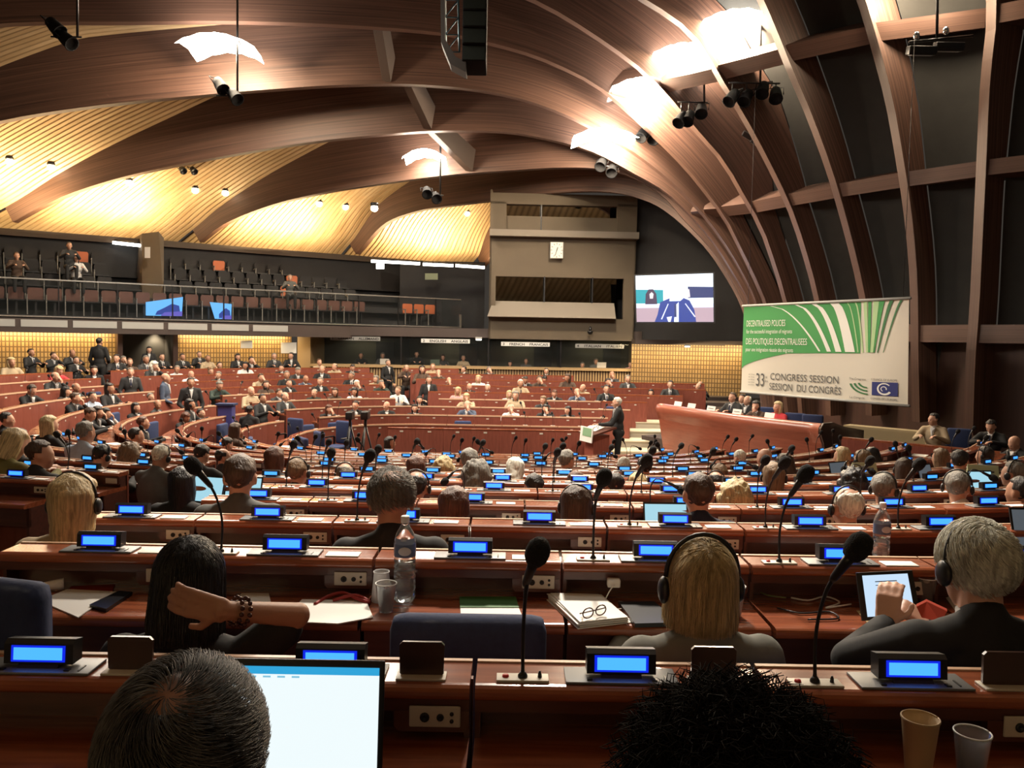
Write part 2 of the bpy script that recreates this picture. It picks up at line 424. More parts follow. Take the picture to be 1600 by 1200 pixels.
if REST:
    mb = MB()
    for u in REST:
        M = Matrix.Translation((u[1], u[2], floor_z(u[0], u[4]))) @ Matrix.Rotation(u[3] - PI / 2, 4, 'Z') @ Matrix.Diagonal((u[5], 1, 1, 1))
        mb.prism(rounded(0, 0.14, 0.966, 1.0, 0.022), -hw, hw, 'x', M)
    root = thing('desk_block', 'red-brown wooden desks in the highest rows of the far wing', 'desks'); root['kind'] = 'stuff'
    a = part('ledge', mb, M_LEDGE, root)
    mb = MB()
    for u in REST:
        M = Matrix.Translation((u[1], u[2], floor_z(u[0], u[4]))) @ Matrix.Rotation(u[3] - PI / 2, 4, 'Z') @ Matrix.Diagonal((u[5], 1, 1, 1))
        mb.box(-hw - 0.003, hw + 0.003, 0.12, 0.138, -0.15, 0.966, M).box(-hw, hw, -0.2, 0.12, 0.83, 0.87, M)
        for s in (-1, 1): mb.box(s * hw - 0.01, s * hw + 0.01, -0.2, 0.12, 0, 0.84, M)
    part('front_panel', mb, M_PANEL, root)
    mb = MB()
    for u in REST:
        M = Matrix.Translation((u[1], u[2], floor_z(u[0], u[4]))) @ Matrix.Rotation(u[3] - PI / 2, 4, 'Z')
        mb.box(-0.03, 0.03, 0.138, 0.142, 0.905, 0.93, M)
    part('number_plate', mb, M_CREAM, root)

# the barrier panels that close the ring on the far side
nb = 0
for i in range(8):
    x = -2.55 + 0.65 * i
    if x > 1.9: break
    t = thing('barrier_panel', '', 'panel', (x, YS + R0 - 0.36, 0), 0)
    t['label'] = 'low red wooden barrier panel closing the central ring, behind the lectern'; t['group'] = 'ring barrier panels'
    b = MB().box(-0.321, 0.321, -0.02, 0.02, 0, 0.93); part('board', b, M_PANEL, t)
    b = MB().box(-0.323, 0.323, -0.03, 0.04, 0.93, 0.955, bev=0.006); part('top_rail', b, M_LEDGE, t)
    b = MB().box(-0.04, 0.04, -0.026, -0.02, 0.85, 0.885); part('number_plate', b, M_CREAM, t)

# --- desk equipment
m_base = MB().box(-0.125, 0.125, 0.008, 0.092, 0.0, 0.006, bev=0.002).mesh('base_plate', M_GREY)
hs = MB().prism([(0.036, 0.014), (0.075, 0.014), (0.080, 0.060), (0.052, 0.066), (0.040, 0.058)], -0.077, 0.077).prism([(0.03, 0.005), (0.075, 0.005), (0.075, 0.016), (0.04, 0.016)], -0.045, 0.045)
m_house = hs.mesh('housing', M_BLACK)
Ms = Matrix.Translation((0, 0.0365, 0.036)) @ Matrix.Rotation(-0.09, 4, 'X')
m_rim = MB().box(-0.060, 0.060, -0.0005, 0.001, -0.017, 0.019, Ms).mesh('display_rim', M_SCREENRIM)
m_scr = MB().box(-0.054, 0.054, -0.0015, -0.0003, -0.0125, 0.0145, Ms).mesh('screen', M_SCREEN)
m_btn = MB().box(-0.078, -0.066, 0.018, 0.028, 0.005, 0.009).box(0.066, 0.078, 0.018, 0.028, 0.005, 0.009).box(0.096, 0.100, 0.02, 0.05, 0.005, 0.008).mesh('button', M_BLACK)
DISPLAY = [('base_plate', m_base, [('button', m_btn, [])]), ('housing', m_house, [('display_rim', m_rim, []), ('screen', m_scr, [])])]
DISPLAY_FAR = [('base_plate', m_base, []), ('housing', m_house, [('screen', m_scr, [])])]
m_mbase = MB().box(-0.058, 0.058, 0.012, 0.052, 0, 0.006, bev=0.0015).mesh('base_plate', M_CREAM)
m_mred = MB().lathe([(0, 0.005), (0.008, 0.005), (0.007, 0.010), (0, 0.011)], 12, Matrix.Translation((-0.038, 0.032, 0))).mesh('button', M_REDBTN)
m_mjack = MB().lathe([(0, 0.005), (0.005, 0.005), (0.004, 0.014), (0.002, 0.02), (0, 0.02)], 8, Matrix.Translation((0.038, 0.032, 0))).mesh('jack', M_BLACK)
def mic_parts(pts, R=0.027):
    c = catmull([(0, 0.032, 0.0)] + pts, 14)
    st = MB().tube(c, [0.0085] + [0.0042] * 8 + [0.0050] * 5, 8).lathe([(0.011, 0.004), (0.011, 0.010), (0.006, 0.018)], 12, Matrix.Translation((0, 0.032, 0)))
    e = c[-1]; d = (c[-1] - c[-2]).normalized()
    q = d.to_track_quat('Z', 'Y').to_matrix().to_4x4()
    cp = MB().lathe([(0.006, -0.075), (0.009, -0.065), (0.0115, -0.02), (0.013, 0.002)], 12, Matrix.Translation(e) @ q)
    hd = MB().lathe([(0.010, -0.004), (0.019, -0.002), (R * 0.95, 0.012), (R, 0.028), (R * 0.93, 0.043), (R * 0.62, 0.057), (0.001, 0.062)], 18, Matrix.Translation(e) @ q)
    return [('base_plate', m_mbase, [('button', m_mred, []), ('jack', m_mjack, [])]), ('gooseneck', st.mesh('gooseneck', M_BLACK), [('capsule', cp.mesh('capsule', M_BLACK), [])]), ('windshield', hd.mesh('windshield', M_FOAM), [])]
MICS = [mic_parts([(0.0, 0.034, 0.12), (0.006, 0.03, 0.22), (0.020, 0.005, 0.275)]),
        mic_parts([(0.002, 0.04, 0.12), (0.02, 0.03, 0.22), (0.055, 0.0, 0.30)]),
        mic_parts([(0.0, 0.04, 0.12), (-0.03, 0.04, 0.22), (-0.075, 0.02, 0.29)]),
        mic_parts([(0.0, 0.036, 0.1), (-0.02, 0.03, 0.15), (-0.07, 0.01, 0.14), (-0.12, -0.02, 0.09)]),
        mic_parts([(0.0, 0.036, 0.12), (0.03, 0.03, 0.17), (0.10, 0.01, 0.15), (0.16, -0.01, 0.12)])]
def strip(parts): return [(p[0], p[1], [c for c in p[2] if c[0] == 'capsule']) for p in parts]
m_cbase = MB().box(-0.055, 0.055, 0.012, 0.058, 0, 0.005, bev=0.0015).mesh('base_plate', M_CREAM)
fl2 = MB().prism([(-0.049, 0.008), (-0.044, 0.004), (0.044, 0.004), (0.049, 0.008), (0.050, 0.072), (0.043, 0.079), (-0.043, 0.079), (-0.050, 0.072)], 0.036, 0.044, 'y')
m_flap = fl2.mesh('raised_flap', M_DARKBROWN)
CARD = [('base_plate', m_cbase, [('raised_flap', m_flap, [])])]
CARDFLAT = [('base_plate', MB().box(-0.058, 0.058, 0.012, 0.07, 0, 0.004, bev=0.001).mesh('base_plate', M_WHITE), [])]
MIC_ROW = {12: {0: 0, 1: 1}, }
equip = []
nd = nm = nc = 0
rnd = random.Random(3)
chairs_at = []
for u in INDIV:
    j, x, y, an, t, sc, px, py = u
    rn, code = rowname(j, t)
    fc = facing(u)
    if fc < 0.15 and code != 'N': 
        if rnd.random() < 0.35 and -20 < px < 1620:
            k = rnd.choice([0, 1, 2]); M = Matrix.Rotation(an - PI / 2, 4, 'Z')
            off = M @ Vector((-W / 2 + 0.11, 0.0, 1.0))
            spawn_thing('desk_microphone', strip(MICS[k]), 'small black gooseneck microphone on a desk in the %s' % rn, 'microphone', Vector((x, y, floor_z(j, t))) + off, an - PI / 2, 'microphones, ' + rn); nm += 1
        continue
    M = Matrix.Rotation(an - PI / 2, 4, 'Z'); O = Vector((x, y, floor_z(j, t)))
    lz = 1.0
    dp = O + M @ Vector((0.005, 0.012, lz))
    far = dist(u) > 7
    if nd < 290 and (not far or dist(u) < 8.5 or rnd.random() < 0.68):
        spawn_thing('desk_display', DISPLAY_FAR if far else DISPLAY, 'small black desk display with glowing blue screen in the %s' % rn, 'desk display', dp, an - PI / 2, 'blue desk displays, ' + rn); nd += 1
    # microphone
    p_m = 0.62; k = rnd.choice([0, 1, 2, 0, 1, 3, 4]); 
    if j == 12: p_m = 1 if 700 < px else 0; k = 0 if px < 1100 else 1
    if j == 11: p_m = 1 if (200 < px < 500 or 900 < px < 1500) else 0; k = 2 if px < 500 else (0 if px < 1100 else 1)
    if j == 10: p_m = 0 if (140 < px < 560 or 700 < px < 900) else 1; k = 3 if px < 140 else 1
    if rnd.random() < p_m:
        mp = O + M @ Vector((-W / 2 + 0.11, 0.012, lz))
        spawn_thing('desk_microphone', strip(MICS[k]) if far else MICS[k], 'black foam-headed gooseneck microphone in the %s' % rn, 'microphone', mp, an - PI / 2, 'gooseneck microphones, ' + rn); nm += 1
    if dist(u) < 11:
        cp = O + M @ Vector((W / 2 - 0.115, 0.012, lz))
        if j == 12: spawn_thing('card_reader', CARD, 'dark brown upright flap on a white base plate, foreground desk row', 'card reader', cp, an - PI / 2, 'card readers with raised flaps')
        else: spawn_thing('card_reader', CARDFLAT, 'flat white card plate on the ledge of the %s' % rn, 'card reader', cp, an - PI / 2, 'white card plates, ' + rn)
        nc += 1
print('displays', nd, 'mics', nm)
# ------------------------------------------------------------------ roof: arched ribs that fan out from the right-hand wall
def LP(ratio): D = 38.38 / (1 - 0.674 * ratio); return (ratio * D, D)
RIBS = [  # name, left foot, right foot, traced lower edge, depth in the middle
 ('B6', (-1.3, 37.4), (7.6, 27.0), [(752, 417), (775, 392), (820, 372), (880, 362), (940, 362)]),
 ('B5', LP(-.192), (7.30, 25.6), [(556, 397), (600, 350), (650, 330), (700, 322), (765, 314), (850, 303), (930, 299), (985, 306), (1035, 327), (1095, 380), (1125, 420), (1157, 478), (1180, 560), (1190, 650)]),
 ('B4', LP(-.388), (7.34, 25.3), [(312, 378), (350, 350), (425, 320), (500, 302), (580, 289), (645, 280), (715, 272), (800, 266), (870, 262), (940, 264), (985, 275), (1035, 306), (1068, 343), (1103, 380), (1132, 420), (1162, 475), (1183, 560), (1194, 650)]),
 ('B3', LP(-.62), (7.42, 25.05), [(20, 347), (60, 325), (110, 302), (190, 277), (280, 257), (400, 235), (500, 220), (600, 210), (665, 205), (740, 204), (800, 207), (850, 216), (902, 229), (937, 242), (985, 268), (1040, 300), (1078, 336), (1112, 374), (1142, 420), (1172, 475), (1194, 560), (1204, 650)]),
 ('B2', LP(-.93), (7.6, 24.8), [(-340, 300), (-200, 242), (0, 189), (150, 165), (330, 147), (430, 139), (520, 133), (620, 131), (700, 135), (775, 145), (840, 162), (907, 190), (982, 232), (1026, 264), (1067, 300), (1100, 335), (1132, 378), (1160, 425), (1183, 475), (1204, 560), (1212, 650)]),
 ('B1', LP(-1.2), (7.75, 24.4), [(-600, 190), (-300, 75), (0, 37), (185, 34), (370, 33), (540, 39), (690, 51), (760, 65), (840, 88), (915, 122), (952, 147), (1007, 196), (1067, 255), (1102, 297), (1135, 342), (1158, 387), (1180, 432), (1198, 475), (1220, 560), (1232, 650)]),
 ('B0', LP(-1.5), (8.0, 23.5), [(-900, 120), (-500, -60), (0, -120), (400, -110), (700, -50), (837, 0), (900, 35), (960, 75), (1000, 105), (1045, 150), (1087, 200), (1132, 252), (1167, 312), (1190, 352), (1210, 407), (1229, 470), (1246, 560), (1254, 650)]),
 ('e', (-28, 16.5), (8.5, 22.2), [(-900, 0), (-500, -150), (0, -230), (500, -200), (850, -100), (1010, 0), (1055, 28), (1092, 62), (1129, 125), (1158, 171), (1196, 240), (1237, 325), (1262, 400), (1280, 470), (1294, 560), (1298, 650)]),
 ('f', (-29, 13.0), (9.1, 20.7), [(-900, -150), (-300, -370), (300, -380), (800, -290), (1050, -160), (1160, -60), (1200, 15), (1237, 105), (1267, 175), (1300, 265), (1325, 350), (1345, 430), (1354, 480), (1360, 560), (1362, 650)]),
 ('g', (-30, 9.5), (9.8, 19.1), [(-900, -420), (-300, -640), (300, -640), (900, -500), (1180, -290), (1300, -130), (1352, 0), (1372, 67), (1395, 155), (1412, 250), (1424, 330), (1433, 430), (1435, 560), (1437, 660)]),
 ('h', (-30, 6.0), (10.4, 17.6), [(-900, -800), (-200, -1050), (600, -980), (1150, -700), (1420, -400), (1530, -150), (1557, 0), (1547, 125), (1540, 275), (1534, 400), (1530, 480), (1524, 560), (1520, 680)]),
 ('i', (-30, 3.0), (11.0, 16.0), [(-900, -1300), (0, -1650), (900, -1300), (1450, -800), (1720, -300), (1740, 0), (1700, 300), (1680, 480), (1662, 600), (1655, 700)]),
]
NR = 64
class Rib: pass
ribs = []
for name, A, B, tr in RIBS:
    R = Rib(); R.name = name
    pts = [plane_hit(px, py, A, B) for px, py in tr]
    R.p = catmull(pts, NR); a = Vector((A[0], A[1], 0)); b = Vector((B[0], B[1], 0)); R.d = (b - a).normalized()
    R.n = Vector((-R.d.y, R.d.x, 0))       # away from the camera
    # depth direction: in the rib's plane, square to its edge, outward
    R.o = []; R.dep = []
    for i, p in enumerate(R.p):
        t = (R.p[min(i + 1, NR - 1)] - R.p[max(i - 1, 0)]).normalized()
        o = R.n.cross(t); 
        if (o.z < 0 and abs(o.z) > 0.2): o = -o
        if i > NR * 0.6 and o.dot(R.d) < 0 and abs(o.z) <= 0.2: o = -o
        R.o.append(o.normalized())
        u = i / (NR - 1); zz = p.z
        # deep in the middle, slim at the two feet
        left = min(1, max(0, (u - 0.02) / 0.24)); dl = 0.55 + 1.45 * left ** 1.3
        x = p.dot(R.d)
        dr = 0.5 + 1.5 * max(0, min(1, (zz - 6.6) / 2.2))
        if name in ('f', 'g', 'h', 'i'): dr = 0.5 + 0.25 * max(0, min(1, (zz - 6.6) / 3.5))
        if name == 'e': dr = 0.5 + 0.6 * max(0, min(1, (zz - 6.6) / 2.5))
        R.dep.append(min(dl, dr) if u > 0.35 else dl)
    for k in range(1, NR):
        if R.o[k].dot(R.o[k - 1]) < 0: R.o[k] = -R.o[k]
    ribs.append(R)
def rib_mesh(R, th=0.26):
    mb = MB(); mb.uv = []; s = 0
    for i in range(NR):
        if i: s += (R.p[i] - R.p[i - 1]).length
        q0 = R.p[i]; q1 = R.p[i] + R.o[i] * R.dep[i]
        for p, v in ((q0, 0), (q1, R.dep[i]), (q1 + R.n * th, R.dep[i] + 0.3), (q0 + R.n * th, 2 * R.dep[i] + 0.3)):
            mb.v.append(p); mb.uv.append((s, v))
    for i in range(NR - 1):
        a = 4 * i; b = a + 4
        for k in range(4): mb.f.append([a + k, b + k, b + (k + 1) % 4, a + (k + 1) % 4]); mb.sm.append(False)
    mb.f += [[0, 1, 2, 3], [4 * NR - 4, 4 * NR - 3, 4 * NR - 2, 4 * NR - 1]]; mb.sm += [False, False]
    return mb
ribpos = {'B6': 'short hidden one behind the control tower', 'B5': 'farthest one, passing over the control tower', 'B4': 'second farthest, landing left of the second slatted bay',
          'B3': 'third farthest, landing at the far left above the gallery', 'B2': 'next above it, crossing the whole ceiling', 'B1': 'topmost one running along the upper left',
          'B0': 'one passing just right of the hanging speaker', 'e': 'one carrying the brightest lamps', 'f': 'one left of the big dark bay',
          'g': 'tall one reaching the top beside the bright glow', 'h': 'nearly vertical one at the right', 'i': 'one at the far right edge'}
for R in ribs:
    lnk('arched_rib', rib_mesh(R).mesh('arched_rib', M_RIB), None, 'curved laminated wood roof rib, ' + ribpos[R.name], 'roof rib', 'arched roof ribs')
# slatted ceiling bays between neighbouring ribs, dark panels further right
CEIL_BVH = []
def bay(k):
    A = ribs[k]; B = ribs[k + 1]   # A is farther
    back = MB(); slats = MB(); slats.uv = []; dark = MB(); nv = 30
    iu = int(NR * 0.56)
    def P(i, v, lift=0.0):
        ext = max(0, -i) * 0.55; i = max(i, 0); tA = (A.p[0] - A.p[2]).normalized() * ext; tB = (B.p[0] - B.p[2]).normalized() * ext
        a = A.p[i] + A.o[i] * (A.dep[i] * 0.98) + tA; b = B.p[i] + B.o[i] * (B.dep[i] * 0.98) + B.n * 0.2 + tB
        sag = 4 * v * (1 - v) * 0.25 * min(1, i / 10)
        return a.lerp(b, v) + (A.o[i] + B.o[i]) * 0.5 * (lift + sag)
    vs = [P(i, v, 0.06) for i in range(-3, iu + 1) for v in (0, 0.25, 0.5, 0.75, 1)]
    back.add(vs, [(5 * i + q, 5 * i + 5 + q, 5 * i + 6 + q, 5 * i + 1 + q) for i in range(iu + 3) for q in range(4)])
    for q in range(nv):
        v0 = (q + 0.10) / nv; v1 = (q + 0.78) / nv; k0 = len(slats.v); s = 0
        for i in range(-3, iu + 1):
            s += (A.p[i] - A.p[i - 1]).length if i > 0 else 0.55
            for v, l, uvv in ((v0, 0.06, 0), (v0, 0, .02), (v1, 0, .1), (v1, 0.06, .12)):
                slats.v.append(P(i, v, l)); slats.uv.append((s, q * 3.1 + uvv))
        for i in range(iu + 3):
            for c in range(3):
                a = k0 + 4 * i + c; slats.f.append([a, a + 4, a + 5, a + 1]); slats.sm.append(False)
    CEIL_BVH.append(BVHTree.FromPolygons([tuple(p) for p in back.v], back.f))
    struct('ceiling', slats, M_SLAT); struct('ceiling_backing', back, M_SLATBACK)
    i0 = iu - 1
    vs = [P(i, v / 6, 0.05) for i in range(i0, NR) for v in range(7)]
    dark.add(vs, [(7 * i + q, 7 * i + 7 + q, 7 * i + 8 + q, 7 * i + 1 + q) for i in range(NR - i0 - 1) for q in range(6)], None, True)
    if k: struct('wall_right', dark, M_DARKCEIL)
for k in range(len(ribs) - 1): bay(k)
# horizontal stringers between the ribs on the right
def at_z(R, z):
    for i in range(NR - 1, 0, -1):
        if R.p[i].z <= z <= R.p[i - 1].z:
            f = (z - R.p[i].z) / (R.p[i - 1].z - R.p[i].z); return R.p[i].lerp(R.p[i - 1], f), R.o[i], R
    return None
def beam(P0, P1, o, h, d, off=0.06):
    t = (P1 - P0).normalized(); o = (o - t * o.dot(t)).normalized(); w_ = t.cross(o).normalized()
    mb = MB(); mb.uv = []
    for q, s in ((P0, 0), (P1, (P1 - P0).length)):
        for a, b in ((0, -0.5), (1, -0.5), (1, 0.5), (0, 0.5)):
            mb.v.append(q + o * (off + a * d) + w_ * b * h); mb.uv.append((s, a + b))
    mb.f = [[0, 1, 2, 3], [7, 6, 5, 4], [0, 4, 5, 1], [1, 5, 6, 2], [2, 6, 7, 3], [3, 7, 4, 0]]; mb.sm = [False] * 6
    return mb
RN = {R.name: R for R in ribs}
for names, z, h, d, what in ((['B3', 'B2', 'B1', 'B0', 'e', 'f', 'g', 'h', 'i'], 6.95, 0.34, 0.62, 'middle'), (['B1', 'B0', 'e', 'f', 'g', 'h', 'i'], 10.2, 0.40, 0.7, 'upper'), (['B0', 'e', 'f', 'g', 'h', 'i'], 3.35, 0.4, 0.5, 'lower')):
    for a, b in zip(names, names[1:]):
        A = at_z(RN[a], z); B = at_z(RN[b], z)
        if A is None or B is None: continue
        struct('trim_stringer', beam(A[0] + RN[a].n * 0.0, B[0] + RN[b].n * 0.26, (A[1] + B[1]) * 0.5, h, d), M_RIB)
# panelling of the lower right wall, between the columns
for a, b in zip(ribs[1:-1], ribs[2:]):
    A = a.p[-1] + a.o[-1] * 0.45; B = b.p[-1] + b.o[-1] * 0.45
    mb = MB().add([(A.x, A.y, -0.5), (B.x, B.y, -0.5), (B.x, B.y, 3.3), (A.x, A.y, 3.3)], [(0, 1, 2, 3)])
    struct('wall_right', mb, M_PANELWALL)
# purlin: struts hanging between the ribs
def strut(p0, p1, p2, w_=0.16):
    """triangular wooden web with a straight lower edge from p0 to p1, apex p2"""
    n = (p1 - p0).cross(p2 - p0).normalized() * w_
    mb = MB().add([p0 - n, p1 - n, p2 - n, p0 + n, p1 + n, p2 + n], [(0, 1, 2), (5, 4, 3), (0, 3, 4, 1), (1, 4, 5, 2), (2, 5, 3, 0)])
    return mb
def rp(R, px):   # point of a rib's lower edge at an image column
    best = min(range(int(NR * 0.8)), key=lambda i: abs(proj(R.p[i])[0] - px)); return R.p[best]
for k, (a, pa, b, pb, ap_, lab) in enumerate(((('B2'), 620, 'B3', 662, (668, 150), 'tapered wooden strut above the third rib, with a bright lower edge'),
                           ('B3', 668, 'B4', 728, (735, 212), 'triangular wooden strut lit from below, beside the hanging lamp'),
                           ('B1', 597, 'B2', 618, (620, 45), 'shadowed grey strut between the two topmost ribs'))):
    A = rp(RN[a], pa) + RN[a].n * 0.26 + Vector((0, 0, 0.05)); B = rp(RN[b], pb) + Vector((0, 0, 0.05)); C = B + RN[b].o[30] * 1.2 + Vector((0.35, -0.1, 0.0))
    A2 = A + Vector((0, 0, 1.0))
    d = (B - A).normalized(); sd = d.cross(Vector((0, 0, 1))).normalized()
    mb = MB()
    mb.add([A - sd * 0.13, A + sd * 0.13, B + sd * 0.13, B - sd * 0.13, A - sd * 0.26 + Vector((0, 0, .55)), A + sd * 0.26 + Vector((0, 0, .55)), B + sd * 0.26 + Vector((0, 0, .7)), B - sd * 0.26 + Vector((0, 0, .7))],
           [(0, 1, 2, 3), (7, 6, 5, 4), (0, 4, 5, 1), (1, 5, 6, 2), (2, 6, 7, 3), (3, 7, 4, 0)])
    lnk('roof_strut', mb.mesh('roof_strut', mat('strut_wood', (0.055, 0.032, 0.022), 0.6)), None, lab, 'strut', 'roof struts')

# ------------------------------------------------------------------ gallery (balcony) on the left
BN = Vector((-0.674, 1, 0)).normalized(); BT = Vector((1, 0.674, 0)).normalized()
def bal(x, off, z): return Vector((x, 33.34 + 0.674 * x, z)) + BN * off
def bslab(mb, x0, x1, o0, o1, z0, z1, o2=None):
    vs = [bal(x, o, z) for z in (z0, z1) for o in (o0, o1) for x in (x0, x1)]
    return mb.add(vs, [(0, 2, 3, 1), (4, 5, 7, 6), (0, 1, 5, 4), (2, 6, 7, 3), (0, 4, 6, 2), (1, 3, 7, 5)])
BX0, BX1 = -19.0, -2.1
gal = thing('gallery', 'long dark spectator gallery with glass balustrade above the tiled wall, left', 'gallery', (0, 0, 0))
mb = MB(); bslab(mb, BX0, BX1, 0.0, 1.6, 3.36, 3.52)
for i in range(4): bslab(mb, BX0, BX1 + 0.6, 1.0 + i * 0.95, 5.0, 3.5 + i * 0.5, 3.55 + (i + 0) * 0.5)
for i in range(4): bslab(mb, BX0, BX1 + 0.6, 1.55 + i * 0.85, 1.6 + i * 0.85, 3.52, 3.7 + i * 0.55)
part('terrace', mb, M_WALLDARK, gal)
mb = MB(); bslab(mb, BX0, BX1, -0.05, 0.0, 3.46, 3.50); part('bottom_rail', mb, mat('bright_metal', (0.75, 0.75, 0.72), 0.25, 0.9), gal)
mb = MB(); bslab(mb, BX0, BX1, -0.04, 0.02, 4.56, 4.60); part('top_rail', mb, MATS['bright_metal'], gal)
mb = MB(); bslab(mb, BX0, BX1, -0.02, -0.01, 3.5, 4.56); part('glass_balustrade', mb, M_GLASS, gal)
mb = MB(); bslab(mb, BX1 - 0.02, BX1, -0.02, 1.5, 3.5, 4.56); part('glass_balustrade', mb, M_GLASS, gal)
mb = MB(); bslab(mb, BX1 - 0.05, BX1 + 0.02, -0.05, 0.0, 3.42, 4.0); part('rail_end', mb, MATS['bright_metal'], gal)
x = BX0
while x < BX1:
    mb = MB(); bslab(mb, x, x + 0.03, -0.03, 0.02, 3.5, 4.56); part('baluster', mb, M_DARKMETAL, gal); x += 1.33
mb = MB(); bslab(mb, BX0, BX1 + 1, -0.02, 0.2, 3.0, 3.42); part('fascia', mb, M_SPAN, gal)
for i in range(9):
    x0 = -15.6 + i * 1.12
    if x0 > -8: break
    mb = MB(); bslab(mb, x0, x0 + 1.0, -0.04, -0.02, 3.17, 3.38); part('fascia_light_panel', mb, M_LIGHTGREY, gal, 'pale grey panel on the gallery front')
# rear wall of the gallery
mb = MB(); bslab(mb, -21, -1.0, 4.05, 4.2, 3.3, 6.30); struct('wall_back', mb, M_WALLDARK)
mb = MB(); bslab(mb, -21, -1.2, 3.9, 4.3, 6.20, 6.42); struct('trim_1', mb, mat('cove_ledge', (0.05, 0.03, 0.015), 0.6))
mb = MB(); mb.box(-4.7, -1.2, 33.2, 33.3, 3.4, 6.2); struct('wall_back', mb, M_WALLDARK)
# rows of gallery seats
sb = MB().prism([(-0.2, 0.0), (0.2, 0.0), (0.21, 0.04), (-0.21, 0.04)], -0.02, 0.38, 'y').box(-0.03, 0.03, 0.1, 0.2, -0.42, 0.0)
m_gbase = sb.mesh('seat', M_BLACK)
sk = MB().prism([(-0.2, 0.0), (0.2, 0.0), (0.215, 0.36), (0.18, 0.42), (-0.18, 0.42), (-0.215, 0.36)], 0.30, 0.35, 'y'); m_gback = sk.mesh('backrest', M_ORANGE)
M_DIMARM = mat('dim_armrest', (0.20, 0.19, 0.17), 0.6)
m_garm = MB().box(-0.25, -0.22, -0.02, 0.30, 0.16, 0.2).box(-0.25, -0.22, 0.0, 0.04, -0.42, 0.2).mesh('armrest', M_DIMARM)
GSEAT = [('seat', m_gbase, []), ('backrest', m_gback, []), ('armrest', m_garm, [])]
M_SHADEDSEAT = mat('shaded_orange_seat', (0.10, 0.038, 0.026), 0.6)  # orange seat colour darkened to carry the gallery shade
bang = math.atan2(0.674, 1)
for row, (off, z, n0, xs) in enumerate(((1.05, 3.97, 36, 0), (1.95, 4.47, 30, 1), (2.85, 4.95, 30, 2), (3.6, 5.4, 26, 3))):
    for i in range(n0):
        x = -17.5 + i * 0.425 * (1 if row else 1)
        P = bal(x, off, z); px, py = proj(P)
        if not (-20 < px < 735) or (575 < px < 632) or (row and 168 < px < 262) or (row and px > 580): continue
        hot = (row == 0 and px > 632) or (row > 0 and rnd.random() < 0.05)  # caught light is put into the backrest colour of these seats
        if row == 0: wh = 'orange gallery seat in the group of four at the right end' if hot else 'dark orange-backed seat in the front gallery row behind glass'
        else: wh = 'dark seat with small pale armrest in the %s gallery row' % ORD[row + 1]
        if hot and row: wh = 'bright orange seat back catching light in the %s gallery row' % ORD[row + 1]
        spawn_thing('gallery_chair', GSEAT, wh, 'chair', P, bang, 'chairs, gallery row %d' % (row + 1), {'backrest': M_ORANGE if hot else (M_SHADEDSEAT if row == 0 else M_WALLDARK)})
# gallery stair tower with notice and lamp
def wedge(x0, x1, o0, o1, z0, z1): mb = MB(); return bslab(mb, x0, x1, o0, o1, z0, z1)
P0 = pw(240, 420, 27.3)
t = thing('stair_wall', 'olive plaster stair wall rising out of the gallery seats, with a white notice', 'wall', (0, 0, 0))
mb = MB(); q = [pw(222, 365, 28.5), pw(248, 362, 28.5), pw(256, 372, 28.5), pw(256, 470, 27.9), pw(222, 470, 27.9)]
mb.add([p for p in q] + [p + BN * 2.2 for p in q], [(0, 1, 2, 3, 4), (9, 8, 7, 6, 5), (0, 5, 6, 1), (1, 6, 7, 2), (2, 7, 8, 3), (4, 9, 5, 0)]); part('masonry', mb, M_BOOTH, t)
def card(px0, py0, px1, py1, D, m, name, label, cat, th=0.03, group=None, parent=None):
    q = [pw(px0, py1, D), pw(px1, py1, D), pw(px1, py0, D), pw(px0, py0, D)]
    mb = MB().add([p for p in q] + [p + Vector((0, th, 0)) for p in q], [(0, 1, 2, 3), (7, 6, 5, 4), (0, 4, 5, 1), (1, 5, 6, 2), (2, 6, 7, 3), (3, 7, 4, 0)])
    if parent is not None: return part(name, mb, m, parent, label)
    return lnk(name, mb.mesh(name, m), None, label, cat, group)
card(226, 386, 234, 403, 27.8, M_WHITE, 'notice', 'small white notice on the olive stair wall', 'notice')
for (a, b, D, n, lab) in (((176, 379), (222, 384), 28.4, 1, 'bright tube lamp over the gallery stair, left'), ((580, 408), (656, 412), 31.0, 1, 'first of three bright tubes in the dark gallery corner, leftmost'),
                     ((661, 413), (708, 415), 31.2, 1, 'middle bright tube in the dark gallery corner'), ((712, 415), (757, 418), 31.5, 1, 'rightmost bright tube, beside the control tower')):
    A = pw(*a, D); B = pw(*b, D + 0.3)
    t = thing('tube_light', lab, 'lamp', (0, 0, 0), 0, 'gallery tube lights')
    part('housing', MB().tube([A + Vector((0, 0.12, 0.06)), B + Vector((0, 0.12, 0.06))], 0.07, 8), M_DARKMETAL, t)
    part('tube', MB().tube([A, B], 0.055, 8), M_TUBE, t)
card(664, 427, 684, 437, 32.4, mat('dim_sign', (0.2, 0.22, 0.12), 0.5), 'exit_sign', 'small dim greenish sign on the dark gallery corner wall', 'sign')
card(588, 412, 600, 420, 31.5, M_TUBE, 'wall_lamp', 'small white wall lamp under the leftmost gallery tube', 'lamp')

